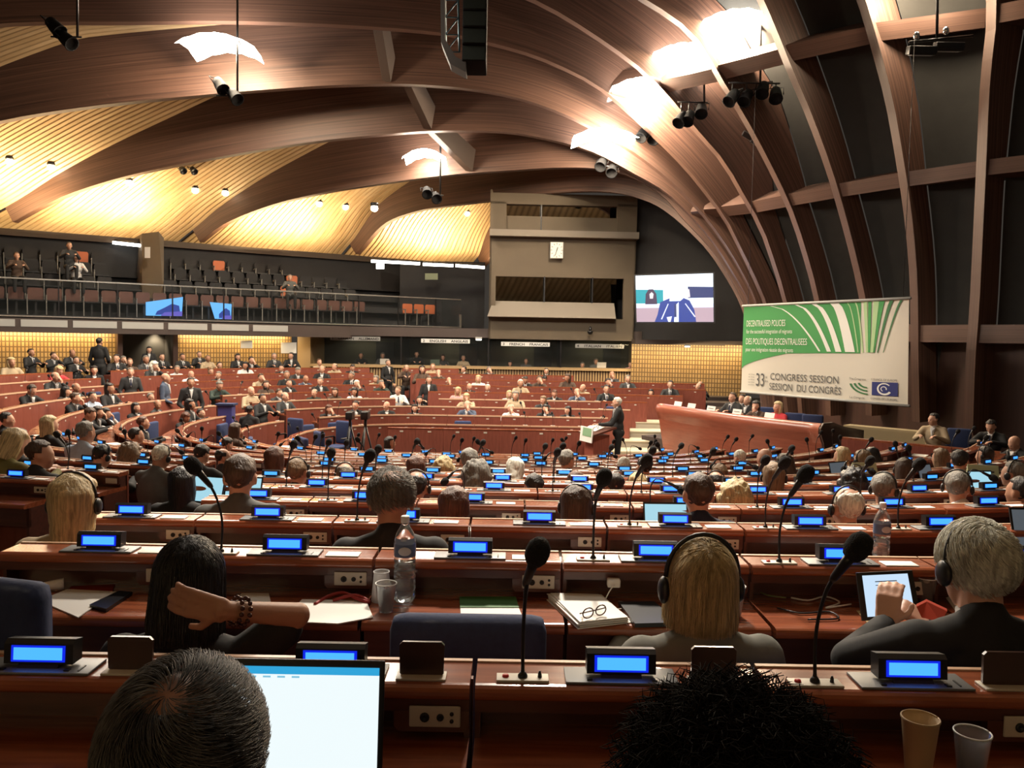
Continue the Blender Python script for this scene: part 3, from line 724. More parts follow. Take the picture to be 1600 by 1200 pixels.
# ------------------------------------------------------------------ wall below the gallery: tiles, recess, booths
def wall_strip(name, pts, z0, z1, m, th=0.1):
    mb = MB(); mb.uv = []; s = 0
    for i, p in enumerate(pts):
        if i: s += (Vector(p) - Vector(pts[i - 1])).length
        for z in (z0, z1): mb.v.append(Vector((p[0], p[1], z))); mb.uv.append((s, z))
    for i in range(len(pts) - 1): mb.f.append([2 * i, 2 * i + 2, 2 * i + 3, 2 * i + 1]); mb.sm.append(False)
    return struct(name, mb, m)
def bxy(x, off): p = bal(x, off, 0); return (p.x, p.y)
def xr(px): return (px - 800) / F      # image column -> X/D
def bx(px, off=0.9):                   # X along the gallery line at an image column
    r = xr(px); return 33.34 * r / (1 - 0.674 * r)
wall_strip('wall_left', [bxy(-21, 0.9), bxy(bx(190), 0.9)], 0.4, 3.2, M_TILE)
wall_strip('wall_left', [bxy(bx(190), 0.9), bxy(bx(195), 1.9), bxy(bx(275), 1.9), bxy(bx(279), 0.9)], 0.4, 3.2, M_BOOTH)
wall_strip('wall_left', [bxy(bx(279), 0.9), bxy(bx(468), 0.9)], 0.4, 3.2, M_TILE)
for pa, pb in ((188, 196), (276, 284)):
    mb = MB(); bslab(mb, bx(pa), bx(pb), 0.6, 1.0, 0.4, 3.2); struct('trim_2', mb, M_PANELWALL)
mb = MB(); bslab(mb, BX0, bx(480), 0.15, 1.2, 3.12, 3.3); struct('trim_3', mb, M_SPAN)   # soffit
# soffit lights wash the tiles
for pa, pb in ((-60, 185), (285, 465)):
    A = bal(bx(pa), 0.55, 3.05); B = bal(bx(pb), 0.55, 3.05); C = (A + B) / 2; Lh = (B - A).length
    lo = light('AREA', 'soffit_light', C, 17 * Lh, (1.0, 0.76, 0.40), Lh * 0.95, None, size_y=0.12)
    dz = (Vector((0, 0, -1)) * 0.75 + BN * 0.6).normalized()
    Xa = BT; Za = -dz; Ya = Za.cross(Xa).normalized(); mm = Matrix((Xa, Ya, Za)).transposed().to_4x4(); mm.translation = C; lo.matrix_world = mm
# small emergency lamps under the gallery
for px, py, lab in ((94, 506, 'left over the tiles'), (243, 517, 'over the recessed doorway')):
    P = pw(px, py, 34.2 / (1 - 0.674 * xr(px)) - 0.2)
    t = thing('emergency_lamp', 'small white emergency lamp under the gallery, ' + lab, 'lamp', P, bang)
    part('body', MB().box(-0.14, 0.14, -0.05, 0.05, -0.02, 0.08), M_LIGHTGREY, t); part('diffuser', MB().box(-0.11, 0.11, -0.045, 0.045, -0.05, -0.02), M_TUBE, t)
card(376, 532, 394, 544, 27.6, M_WHITE, 'poster', 'white notice on the tiled wall, left of the larger one', 'poster')
card(439, 535, 463, 552, 28.4, M_WHITE, 'poster', 'larger white poster with pale print on the tiled wall beside the booths', 'poster')
light('SPOT', 'doorway_light', pw(243, 520, 27.2), 50, (1, .95, .8), 0.1, pw(243, 600, 27.6), 100)

# interpreters' booths
BY = 29.3
def by(x): return 29.3 + (x + 7.3) * 0.042
xl = pw(485, 560, 29.3).x; xrgt = pw(995, 570, 29.8).x
def bbox(mb, x0, x1, d0, d1, z0, z1): 
    vs = [(x, by(x) + d, z) for z in (z0, z1) for d in (d0, d1) for x in (x0, x1)]
    return mb.add(vs, [(0, 2, 3, 1), (4, 5, 7, 6), (0, 1, 5, 4), (2, 6, 7, 3), (0, 4, 6, 2), (1, 3, 7, 5)])
mb = bbox(MB(), xl - 0.5, xrgt + 0.15, -0.05, 2.2, 3.08, 3.42); struct('trim_4', mb, M_SPAN)
mb = bbox(MB(), xl - 0.5, xrgt + 0.15, 2.1, 2.2, 0.5, 3.1); struct('wall_booths', mb, mat('booth_back_wall', (0.07, 0.065, 0.045), 0.8))
mb = bbox(MB(), xl - 0.5, xrgt + 0.15, 0.0, 2.2, 0.9, 1.0); struct('floor_booths', mb, M_SPAN)
mb = bbox(MB(), xl, xrgt + 0.1, -0.10, 0.55, 1.93, 2.03); lnk('booth_counter', mb.mesh('booth_counter', M_COUNTER), None, 'long light wood counter sill in front of the interpreter booths', 'counter')
sl = MB(); sl_b = bbox(MB(), xl, xrgt + 0.1, 0.04, 0.08, 0.7, 1.93); struct('wall_booth_front', sl_b, mat('slat_wall_dark', (0.10, 0.05, 0.025), 0.6))
x = xl
while x < xrgt: bbox(sl, x, x + 0.05, 0.0, 0.04, 0.7, 1.93); x += 0.1
struct('trim_slats', sl, M_COUNTER)
for x0, x1 in ((xl - 0.45, xl + 0.02), (xrgt, xrgt + 0.16)):
    mb = bbox(MB(), x0, x1, -0.08, 2.2, 0.6, 3.1); struct('trim_booth_end', mb, M_COUNTER)
divs = [490, 588, 625, 760, 800, 870, 905, 993]
edges = [xl, pw(627, 560, 29.5).x, pw(763, 560, 29.6).x, pw(876, 560, 29.7).x, xrgt]
for i, e in enumerate(edges[1:-1]):
    mb = bbox(MB(), e - 0.03, e + 0.03, 0.0, 2.1, 2.03, 3.1); struct('trim_booth_divider', mb, M_DARKMETAL)
for i in range(4):
    mb = bbox(MB(), edges[i] + 0.04, edges[i + 1] - 0.04, 0.02, 0.03, 2.03, 3.1); struct('window_%d' % (i + 1), mb, M_GLASS)
    xm = (edges[i] + edges[i + 1]) / 2
    light('AREA', 'booth_light', (xm, by(xm) + 1.6, 2.95), 3.5, (1, .92, .65), 1.2, (xm, by(xm) + 1.9, 1.5), size_y=0.3)
    mb = bbox(MB(), xm + 0.4, xm + 1.1, 2.0, 2.09, 1.0, 2.85); struct('door_%d' % (i + 1), mb, M_WALLDARK)
SIGNS = [((516, 526), (594, 531), '1   GERMAN   ALLEMAND', 0.30), ((658, 530), (734, 535), '2   ENGLISH   ANGLAIS', 0.75), ((783, 535), (859, 539), '3   FRENCH   FRANCAIS', 0.75), ((899, 538), (975, 541), '4   ITALIAN   ITALIEN', 0.25)]
for (x0, y0), (x1, y1), s, br in SIGNS:
    D = 29.35; A = pw(x0, y0 - 1, D); B = pw(x1, y1 - 1, D)
    word = s.split()[1].lower()
    t = thing('booth_sign', 'pale strip sign over the booth glass reading %s' % s.replace('   ', ' '), 'sign', A)
    wd = (B - A).length; h = 0.15
    part('board', MB().box(0, wd, 0, 0.02, -h, 0), mat('sign_board_%d' % int(br * 100), (br, br, br * 0.97), 0.6), t)
    tm = text_mesh(s.replace('   ', '    '), 0.125, M_BLACK, 0.003, 'CENTER', off=0.002)
    o = lnk('lettering', tm, t, None, None, None, None, (wd / 2, -0.004, -h + 0.03)); o.rotation_euler = (PI / 2, 0, 0)
    wt = max(v.co.x for v in tm.vertices) - min(v.co.x for v in tm.vertices); o.scale = (wd * 0.93 / wt, 1, 1)
for px, lab in ((748, 'between the English and French signs'),):
    P = pw(px, 530, 29.3); t = thing('emergency_lamp', 'small white emergency lamp over the booths, ' + lab, 'lamp', P)
    part('body', MB().box(-0.12, 0.12, -0.05, 0.05, 0, 0.08), M_LIGHTGREY, t); part('diffuser', MB().box(-0.1, 0.1, -0.05, 0.04, -0.04, 0), M_TUBE, t)

# control tower above the booths
tx0 = pw(765, 420, 29.6).x; tx1 = pw(993, 420, 29.7).x; tz = pw(870, 303, 29.6).z
def zt(py): return pw(870, py, 29.65).z
tower = []
F0 = -0.2
def tbox(name, px0, px1, py0, py1, d0, d1, m):
    x0 = pw(px0, 420, 29.6).x; x1 = pw(px1, 420, 29.6).x
    return struct(name, bbox(MB(), x0, x1, d0 + F0, d1 + F0, zt(py1), zt(py0)), m)
tbox('wall_tower', 765, 993, 340, 434, 0, 0.25, M_BOOTH)       # between the two windows
tbox('wall_tower', 765, 993, 497, 531, 0, 0.25, M_BOOTH)
tbox('wall_tower', 765, 775, 434, 497, 0, 0.25, M_BOOTH); tbox('wall_tower', 975, 993, 434, 497, 0, 0.25, M_BOOTH)
tbox('wall_tower', 765, 993, 305, 322, -0.05, 0.25, M_BOOTH); tbox('wall_tower', 765, 790, 318, 364, -0.05, 0.25, M_BOOTH); tbox('wall_tower', 962, 993, 318, 364, -0.05, 0.25, M_BOOTH)
tbox('trim_tower', 765, 995, 363, 373, -0.35, 0.25, M_BOOTHGREY)
tbox('wall_tower_side', 765, 768, 300, 531, 0, 3.0, M_BOOTH); tbox('wall_tower_side', 991, 993, 300, 531, 0, 3.0, M_BOOTH); tbox('wall_tower_back', 765, 993, 300, 531, 2.6, 2.8, M_WALLDARK)
tbox('floor_tower', 768, 990, 500, 503, 0.2, 2.6, M_SPAN); tbox('floor_tower', 768, 990, 366, 370, 0.2, 2.6, M_SPAN)
q = [(pw(778, 0, 29.6).x, 0.2, zt(472)), (pw(972, 0, 29.6).x, 0.2, zt(472)), (pw(972, 0, 29.6).x, -0.45, zt(497)), (pw(770, 0, 29.6).x, -0.45, zt(497))]
mb = MB().add([(x, by(x) + d + F0, z) for x, d, z in q] + [(x, by(x) + 0.25 + F0, z - 0.02) for x, d, z in q], [(3, 2, 1, 0), (4, 5, 6, 7), (0, 1, 5, 4), (1, 2, 6, 5), (2, 3, 7, 6), (3, 0, 4, 7)])
struct('trim_sill', mb, M_BOOTHGREY)
M_DGLASS = mat('dark_window_glass', (0.34, 0.33, 0.30), 0.04, metal=1.0)
def wing(pxa, pxb, pya, pyb, d, name, tilt=0.0):
    x0 = pw(pxa, 0, 29.6).x; x1 = pw(pxb, 0, 29.6).x
    # the glass leans outward at the top and mirrors the lit slats
    z0, z1 = zt(pyb), zt(pya); 
    mb = MB().add([(x0, by(x0) + d, z0), (x1, by(x1) + d, z0), (x1, by(x1) + d + tilt, z1), (x0, by(x0) + d + tilt, z1)], [(0, 1, 2, 3)])
    struct(name, mb, M_DGLASS)
wing(775, 975, 432, 472, 0.0, 'window_5'); wing(790, 962, 320, 364, 0.05, 'window_6', -0.05)
for px in (832 + 18, 925): tbox('trim_mullion', px, px + 2, 433, 473, -0.02, 0.05, M_DARKMETAL)
for px in (843,): tbox('trim_mullion', px, px + 2, 320, 364, -0.02, 0.05, M_DARKMETAL)
# square clock
cp_ = pw(870, 391, 29.25); ck = thing('wall_clock', 'square white clock on the brown control tower, hands near half past twelve', 'clock', cp_)
part('frame', MB().box(-0.24, 0.24, 0, 0.08, -0.3, 0.3, bev=0.015), M_LIGHTGREY, ck)
fc_ = part('face', MB().box(-0.215, 0.215, -0.01, 0.0, -0.275, 0.275), M_WHITE, ck)
hb = MB()
for i in range(12):
    a = i * PI / 6; Mx = Matrix.Translation((0.19 * math.sin(a), -0.012, 0.235 * math.cos(a))) @ Matrix.Rotation(a, 4, 'Y'); hb.box(-0.008, 0.008, -0.004, 0, -0.03, 0.03, Mx)
part('hour_marks', hb, M_BLACK, fc_)
for a, l, w_ in ((0.30, 0.11, 0.014), (3.45, 0.20, 0.010)):
    part('hand', MB().box(-w_, w_, -0.022, -0.014, -0.03, l, Matrix.Rotation(a, 4, 'Y')), M_BLACK, fc_)
# security dome
P = pw(922, 523, 29.2); t = thing('dome_camera', 'small black dome camera under the control tower', 'camera', P)
part('dome', MB().lathe([(0.001, 0.0), (0.06, 0.02), (0.10, 0.08), (0.11, 0.14)], 14), M_BLACK, t); part('bracket', MB().lathe([(0.04, 0.14), (0.05, 0.2), (0.03, 0.3)], 10), M_DARKMETAL, t)

# dark wall with the big screen, ochre tiles below
wall_strip('wall_far', [(tx1, 29.9), (9.6, 28.6)], 3.0, 12, M_WALLDARK)
wall_strip('wall_far', [(tx1 - 0.1, 29.5), (8.3, 28.4)], 0.3, 2.98, M_TILE)
mb = MB().box(tx1 - 0.1, 9, 28.6, 29.7, 2.95, 3.12); struct('trim_5', mb, M_SPAN)
lo = light('AREA', 'soffit_light', (6.1, 28.35, 2.9), 85, (1.0, 0.76, 0.40), 4.4, (6.25, 29.1, 1.4), size_y=0.12)
P = pw(1074, 541, 28.1); t = thing('emergency_lamp', 'small white emergency lamp over the tiles below the big screen', 'lamp', P)
part('body', MB().box(-0.1, 0.1, -0.04, 0.04, 0, 0.06), M_LIGHTGREY, t); part('diffuser', MB().box(-0.08, 0.08, -0.04, 0.03, -0.03, 0), M_TUBE, t)

def emis(name, c, s=1.0): return mat(name, (0.01, 0.01, 0.01), 0.4, emit=c, estr=s)
S_WHITE = emis('screen_white', (0.80, 0.90, 1.0), 1.35); S_NAVY = emis('screen_navy', (0.02, 0.04, 0.16), 1); S_TEAL = emis('screen_teal', (0.0, 0.35, 0.42), 1)
S_SKIN = emis('screen_skin', (0.75, 0.62, 0.66), 1.2); S_WOOD = emis('screen_wood', (0.45, 0.32, 0.38), 1.1); S_PALE = emis('screen_pale', (0.75, 0.80, 1.0), 1.1)
S_BLUE = emis('screen_dark_blue', (0.015, 0.05, 0.30), 1); S_HAIR = emis('screen_hair', (0.05, 0.03, 0.08), 1); S_SKY = emis('screen_sky', (0.12, 0.42, 0.85), 1.2)
tv = thing('projection_screen', 'large bright video screen on the dark wall showing a man at microphones', 'screen', (0, 0, 0))
c00 = pw(995, 503, 27.3); c10 = pw(1115, 503, 26.3); c11 = pw(1114, 427, 26.3); c01 = pw(993, 431, 27.3)
def tvp(u, v, d=0.0):
    return c00.lerp(c10, u).lerp(c01.lerp(c11, u), v) + Vector((-0.28, -0.96, 0)) * d
def tvpoly(name, pts, m, d, parent):
    q = [tvp(u, v, d) for u, v in pts]; n = len(q); qb = [tvp(u, v, d - 0.008) for u, v in pts]
    part(name, MB().add(q + qb, [list(range(n)), list(range(n, 2 * n))[::-1]] + [(i, (i + 1) % n, n + (i + 1) % n, n + i) for i in range(n)]), m, parent)
tvpoly('frame', [(-.02, -.03), (1.02, -.03), (1.02, 1.03), (-.02, 1.03)], M_BLACK, -0.02, tv)
tvpoly('panel', [(0, 0), (1, 0), (1, 1), (0, 1)], S_WHITE, 0.0, tv)
pn = tv.children[-1]
tvpoly('picture_background', [(0, .38), (.36, .38), (.36, .68), (0, .70)], S_TEAL, 0.012, pn)
tvpoly('picture_background', [(.68, .50), (1, .50), (1, .72), (.68, .74)], S_NAVY, 0.012, pn)
tvpoly('picture_desk', [(0, 0), (1, 0), (1, .30), (0, .36)], S_WOOD, 0.012, pn)
tvpoly('picture_desk', [(0, .30), (1, .30), (1, .38), (0, .40)], S_PALE, 0.014, pn)
tvpoly('picture_woman', [(.12, .38), (.28, .38), (.27, .60), (.23, .70), (.17, .70), (.13, .60)], S_HAIR, 0.018, pn)
tvpoly('picture_woman', [(.185, .50), (.225, .50), (.235, .60), (.21, .64), (.18, .60)], S_SKIN, 0.022, pn)
tvpoly('picture_man', [(.24, 0), (.78, 0), (.76, .25), (.70, .45), (.60, .52), (.44, .50), (.32, .42), (.28, .15)], S_BLUE, 0.026, pn)
tvpoly('picture_man', [(.44, .44), (.47, .72), (.55, .80), (.64, .76), (.66, .55), (.58, .44)], S_WHITE, 0.03, pn)
tvpoly('picture_man', [(.62, .50), (.64, .70), (.70, .68), (.71, .52)], S_SKIN, 0.034, pn)
tvpoly('picture_man', [(.495, .0), (.515, .34), (.56, .42), (.555, 0)], S_WHITE, 0.034, pn)
tvpoly('picture_tie', [(.50, .1), (.505, .38), (.53, .38), (.53, .1)], S_NAVY, 0.038, pn)
tvpoly('picture_microphone', [(.325, .06), (.42, .39), (.43, .38), (.34, .05)], S_PALE, 0.04, pn)
tvpoly('picture_microphone', [(.76, .10), (.64, .38), (.65, .39), (.775, .11)], S_PALE, 0.04, pn)
tvpoly('picture_card', [(.40, .10), (.47, .12), (.45, .0), (.42, 0)], S_PALE, 0.04, pn)
lo = light('AREA', 'screen_glow', tvp(0.5, 0.5, 0.1), 30, (0.75, 0.85, 1), 2.2, tvp(0.5, 0.5, 4), size_y=1.4)
# two screens seen in the gallery glass
for i, (q, lab) in enumerate((([(228, 472), (286, 464), (284, 494), (228, 493)], 'blue monitor picture behind the gallery glass, larger left one'), ([(328, 472), (362, 475), (361, 499), (336, 498)], 'blue monitor picture behind the gallery glass, smaller right one'))):
    t = thing('gallery_monitor', lab, 'monitor'); Dq = 33.34 / (1 - 0.674 * xr(q[0][0])) + 0.15
    P = [pw(a, b, Dq + (a - q[0][0]) * 0.0125) for a, b in q]
    def mk(name, uv, m, off, par):
        pp = [P[3].lerp(P[2], u).lerp(P[0].lerp(P[1], u), v) - BN * off for u, v in uv]; n = len(pp); bb = [p + BN * 0.03 for p in pp]
        return part(name, MB().add(pp + bb, [list(range(n)), list(range(n, 2 * n))[::-1]] + [(i, (i + 1) % n, n + (i + 1) % n, n + i) for i in range(n)]), m, par)
    pn = mk('panel', [(0, 0), (1, 0), (1, 1), (0, 1)], S_SKY, 0, t)
    mk('picture_figure', [(.25, .05), (.3, .3), (.5, .5), (.7, .7), (.9, .55), (.95, .1)], S_BLUE, 0.04, pn)
    mk('picture_desk', [(.4, .0), (1, .0), (1, .25), (.5, .22)], emis('screen_violet', (0.12, 0.10, 0.5), 1), 0.05, pn)

# the slatted vault on the camera's own side of the hall (mirrored in the control tower's windows)
vs_ = MB(); vs_.uv = []; vb = MB(); NSL = 60
def vault(x, v): a = v * PI / 2; return Vector((x, -8.5 + 12.0 * math.sin(a * 0.9), 5.6 + 5.6 * (1 - math.cos(a)) ** 0.8 + 0.6 * v - 0.02 * x))
for q in range(NSL):
    x = -16 + q * 0.45; k0 = len(vs_.v)
    for i in range(15):
        for dx in (0, 0.30): vs_.v.append(vault(x + dx + 2.0 * i / 14, i / 14)); vs_.uv.append((i * 1.0, q * 3.1 + dx * .3))
    for i in range(14): a = k0 + 2 * i; vs_.f.append([a, a + 1, a + 3, a + 2]); vs_.sm.append(False)
g = [vault(x + 2.0 * i / 14, i / 14) + Vector((0, 0, .06)) for i in range(15) for x in (-16, 11)]
vb.add(g, [(2 * i, 2 * i + 1, 2 * i + 3, 2 * i + 2) for i in range(14)])
struct('ceiling_near', vs_, M_SLAT); struct('ceiling_near_backing', vb, M_SLATBACK)
wn = MB().box(-17, 13, -9.2, -8.8, 0, 6.0); struct('wall_near', wn, M_WALLDARK)
light('AREA', 'cove_light', (-2, -7.6, 5.7), 240, (1.0, 0.74, 0.40), 18, (-2, -4.5, 9.5), size_y=0.3)
# ------------------------------------------------------------------ banner
bTL = pw(1163, 478, 21.0); bBL = pw(1158, 612, 21.0); bTR = pw(1421, 466, 16.8); bBR = pw(1419, 634, 16.8)
bnn = Vector((bTR.y - bTL.y, -(bTR.x - bTL.x), 0)).normalized()
if bnn.y > 0: bnn = -bnn
def bp(u, v, d=0.0):   # u to the right, v up
    a = bBL.lerp(bBR, u); b = bTL.lerp(bTR, u)
    return a.lerp(b, v) + bnn * (d + 0.02 * math.sin(u * 7))
M_BAN = mat('banner_cloth', (0.66, 0.62, 0.53), 0.7); M_GREEN = mat('banner_green', (0.060, 0.30, 0.085), 0.7)
M_LGREEN = mat('banner_light_green', (0.40, 0.58, 0.30), 0.7); M_TXT = mat('banner_grey_ink', (0.09, 0.09, 0.09), 0.7); M_NAVY = mat('emblem_navy', (0.02, 0.03, 0.17), 0.6); M_DGREEN = mat('emblem_green', (0.04, 0.17, 0.06), 0.6)
M_WTXT = mat('banner_white_ink', (0.80, 0.80, 0.74), 0.7)
bn = thing('banner', 'large green and white congress session banner hanging above the rostrum', 'banner')
def sheet(name, poly_v, m, d, parent, th=0.0):
    """a strip given as [(u, v_low, v_high)]"""
    vs = []; fs = []
    for u, a, b in poly_v: vs += [bp(u, a, d), bp(u, b, d)]
    for i in range(len(poly_v) - 1): fs.append((2 * i, 2 * i + 2, 2 * i + 3, 2 * i + 1))
    if th:
        k = len(vs); vs += [v - bnn * th for v in vs]; fs += [tuple(i + k for i in f[::-1]) for f in fs[:]]
    return part(name, MB().add(vs, fs), m, parent)
sheet('cloth', [(i / 60, 0, 1) for i in range(61)], M_BAN, 0.0, bn, 0.004)
part('top_pole', MB().tube([bp(-.01, 1.0, 0.02), bp(1.012, 1.0, 0.02)], 0.03, 8), M_LIGHTGREY, bn)
part('bottom_pole', MB().tube([bp(-.0, 0.0, 0.02), bp(1.012, 0.0, 0.02)], 0.03, 8), M_LIGHTGREY, bn)
def wave(u): return 0.27 + 0.19 * min(1, (u / 0.32)) ** 0.6 if u < 0.32 else 0.46 + 0.02 * math.sin((u - .32) * 3)
gpts = [(i / 80, min(.985, wave(i / 80)), 0.985) for i in range(0, 72)]
gp = sheet('green_field', [g for g in gpts if g[0] <= .76], M_GREEN, 0.012, bn)
def arc_strip(u_top, w_top, u_bot, w_bot, bend, m, d, parent, v0=0.49, v1=0.985):
    vs = []; fs = []; n = 12
    for i in range(n + 1):
        t = i / n; v = v1 + (v0 - v1) * t; u = u_top + (u_bot - u_top) * (t ** bend); w_ = w_top + (w_bot - w_top) * t
        vs += [bp(u - w_ / 2, v, d), bp(u + w_ / 2, v, d)]
    for i in range(n): fs.append((2 * i, 2 * i + 2, 2 * i + 3, 2 * i + 1))
    part('ribbon', MB().add(vs, fs), m, parent)
arc_strip(.20, .012, .52, .012, .55, M_WTXT, .02, bn); arc_strip(.37, .018, .575, .024, .55, M_WTXT, .02, bn)
arc_strip(.48, .028, .63, .034, .55, M_WTXT, .02, bn); arc_strip(.60, .05, .695, .055, .6, M_WTXT, .02, bn)
arc_strip(.675, .006, .74, .006, .6, M_LGREEN, .02, bn); arc_strip(.72, .008, .765, .008, .6, M_LGREEN, .02, bn)
arc_strip(.775, .02, .79, .012, 1, M_LGREEN, .022, bn); arc_strip(.80, .018, .80, .012, 1, M_GREEN, .022, bn); arc_strip(.835, .03, .815, .015, 1, M_LGREEN, .024, bn)
arc_strip(.865, .03, .825, .008, .8, M_GREEN, .02, bn); arc_strip(.915, .02, .845, .005, .8, M_DGREEN, .02, bn); arc_strip(.965, .012, .875, .003, .8, M_DGREEN, .02, bn)
def btext(s, u, v, hgt, wid, m, shear=0.0):
    me = text_mesh(s, 1.0, m, 0.0, 'LEFT')
    xs = [w_.co.x for w_ in me.vertices]; ys = [w_.co.y for w_ in me.vertices]; x0, x1, y1 = min(xs), max(xs), 0.70
    for w_ in me.vertices:
        fu = u + (w_.co.x - x0) / (x1 - x0) * wid; fv = v + w_.co.y / y1 * hgt
        w_.co = bp(fu, fv, 0.03 + w_.co.z)
    me.update(); lnk('lettering', me, bn)
btext('DECENTRALISED POLICIES', .03, .76, .07, .275, M_WTXT); btext('for the successful integration of migrants', .03, .68, .045, .32, M_WTXT)
btext('DES POLITIQUES DECENTRALISEES', .03, .555, .07, .415, M_WTXT); btext('pour une intégration réussie des migrants', .03, .475, .045, .33, M_WTXT)
btext('33', .115, .085, .145, .058, M_TXT); btext('rd', .18, .175, .03, .012, M_TXT); btext('ème', .178, .135, .025, .022, M_TXT)
btext('CONGRESS SESSION', .215, .165, .075, .42, M_TXT); btext('SESSION  DU CONGRÈS', .21, .055, .075, .44, M_TXT)
btext('The Congress', .695, .215, .022, .09, M_TXT); btext('Le Congrès', .70, .03, .022, .08, M_TXT)
btext('COUNCIL OF EUROPE', .815, .22, .02, .135, M_TXT); btext("CONSEIL DE L'EUROPE", .815, .035, .02, .135, M_TXT)
for i in range(5): btext('session - 20-22 October', .058, .205 - i * 0.03, .014, .045, M_TXT)
sheet('emblem_field', [(.818, .075, .205), (.953, .08, .21)], M_NAVY, 0.02, bn); ef = bn.children[-1]
def curve_on(cu, cv, ru, rv, a0, a1, w0, w1, m, d, parent, name='emblem_line'):
    vs = []; fs = []; n = 20
    for i in range(n + 1):
        t = i / n; a = math.radians(a0 + (a1 - a0) * t); w_ = w0 + (w1 - w0) * t
        vs += [bp(cu + (ru - w_) * math.cos(a), cv + (rv - w_ * 1.6) * math.sin(a), d), bp(cu + (ru + w_) * math.cos(a), cv + (rv + w_ * 1.6) * math.sin(a), d)]
    for i in range(n): fs.append((2 * i, 2 * i + 2, 2 * i + 3, 2 * i + 1))
    part(name, MB().add(vs, fs), m, parent)
curve_on(.885, .142, .034, .052, 40, 330, .003, .006, M_WTXT, .03, ef); curve_on(.882, .142, .014, .022, -20, 250, .003, .002, M_WTXT, .03, ef)
for q in range(3): curve_on(.80 - q * .003, .195 + q * .0, .10 - q * .026, .115 - q * .032, 190, 268, .006, .004, M_DGREEN, .02, bn)
for u in (0.03, 0.97): part('hanging_cable', MB().tube([bp(u, 1.0), bp(u, 1.0) + Vector((0, 0, 5.5))], 0.006, 5), M_DARKMETAL, bn)

# ------------------------------------------------------------------ dais, steps, rostrum desk
pr0 = Vector((3.78, 19.3, 0)); pr1 = Vector((6.05, 15.0, 0)); pd = (pr1 - pr0).normalized(); pnr = Vector((pd.y, -pd.x, 0))
if pnr.x > 0: pnr = -pnr                          # towards the arena (left)
def prp(s, d, z): 
    q = pr0 + pd * s + pnr * d; return Vector((q.x, q.y, z))
LPR = (pr1 - pr0).length
mb = MB(); q = [prp(-1.4, -3.6, 0), prp(LPR + 3.6, -3.6, 0), prp(LPR + 3.6, -0.3, 0), prp(-1.4, -0.3, 0)]
mb.add([Vector((p.x, p.y, -0.1)) for p in q] + [Vector((p.x, p.y, 0.62)) for p in q], [(0, 1, 2, 3), (4, 7, 6, 5), (0, 4, 5, 1), (1, 5, 6, 2), (2, 6, 7, 3), (3, 7, 4, 0)]); struct('floor_dais', mb, M_FLOOR)
for i in range(5):
    st = thing('step', 'pale stone step behind the speaker, %s from the bottom' % ORD[i + 1], 'step', (0, 0, 0), 0, 'pale steps up to the dais')
    y = 18.9 + i * 0.72; x0 = 2.0 + i * 0.35; x1 = 4.6 + i * 0.15; z = 0.17 * (i + 1)
    part('tread', MB().box(x0, x1, y, y + 0.74, z - 0.03, z), M_STEP, st); part('riser', MB().box(x0 + 0.01, x1 - 0.01, y + 0.02, y + 0.72, -0.05, z - 0.03), mat('step_riser', (0.36, 0.31, 0.24), 0.6), st)
M_ROST = grain('rostrum_wood', (0.27, 0.070, 0.040), (0.35, 0.100, 0.056), (3, 3, 25), 0.35, 0.2, bump=0)
ro = thing('rostrum_desk', 'long curved reddish wooden rostrum desk under the banner', 'desk')
def rosprof(): # (d towards arena, z)
    return [(0.0, 0.45), (0.10, 0.45), (0.26, 1.20), (0.34, 1.36), (0.37, 1.46), (0.33, 1.545), (0.24, 1.575), (0.10, 1.56), (0.02, 1.50)]
def sweep(prof, s0, s1, n=18, bulge=0.22):
    mb = MB(); K = len(prof)
    for i in range(n + 1):
        s = s0 + (s1 - s0) * i / n; b = bulge * math.sin(PI * (s - 0) / LPR) if 0 <= s <= LPR else 0
        for d, z in prof: mb.v.append(prp(s, d + b, z))
    for i in range(n):
        for k in range(K): mb.f.append([i * K + k, i * K + (k + 1) % K, (i + 1) * K + (k + 1) % K, (i + 1) * K + k]); mb.sm.append(k in (2, 3, 4, 5, 6))
    mb.f += [list(range(K)), list(range(n * K, n * K + K))[::-1]]; mb.sm += [False, False]
    return mb
part('front', sweep(rosprof(), 0, LPR), M_ROST, ro)
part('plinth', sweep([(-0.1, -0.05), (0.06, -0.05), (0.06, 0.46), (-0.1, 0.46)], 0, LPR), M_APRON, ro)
part('work_surface', sweep([(-0.75, 1.36), (0.12, 1.36), (0.12, 1.41), (-0.75, 1.41)], 0.03, LPR - 0.03), M_LEDGE, ro)
part('end_cap', sweep([(-0.8, 0.4), (0.12, 0.45), (0.28, 1.2), (0.38, 1.40), (0.38, 1.50), (0.30, 1.59), (0.05, 1.60), (-0.2, 1.52), (-0.8, 1.42)], LPR, LPR + 0.06, 1, 0), M_DARKBROWN, ro)
# name plates on the rostrum
for i, px in enumerate((1064, 1087, 1120, 1161, 1209)):
    best = min((s * 0.05 for s in range(int(LPR / 0.05))), key=lambda s: abs(proj(prp(s, 0.2, 1.6))[0] - px))
    P = prp(best, 0.16 + 0.22 * math.sin(PI * best / LPR), 1.57)
    t = thing('name_card', 'white name card on the rostrum, %s from the left' % ORD[i + 1], 'name card', P, math.atan2(pd.y, pd.x), 'name cards on the rostrum')
    part('card', MB().prism([(-0.03, 0), (0.0, 0.10), (0.004, 0.10), (-0.022, 0)], -0.13, 0.13), M_WHITE, t)
    if i in (2, 3): part('print', MB().box(-0.08, 0.08, -0.024, -0.020, 0.045, 0.055), M_TXT, t)
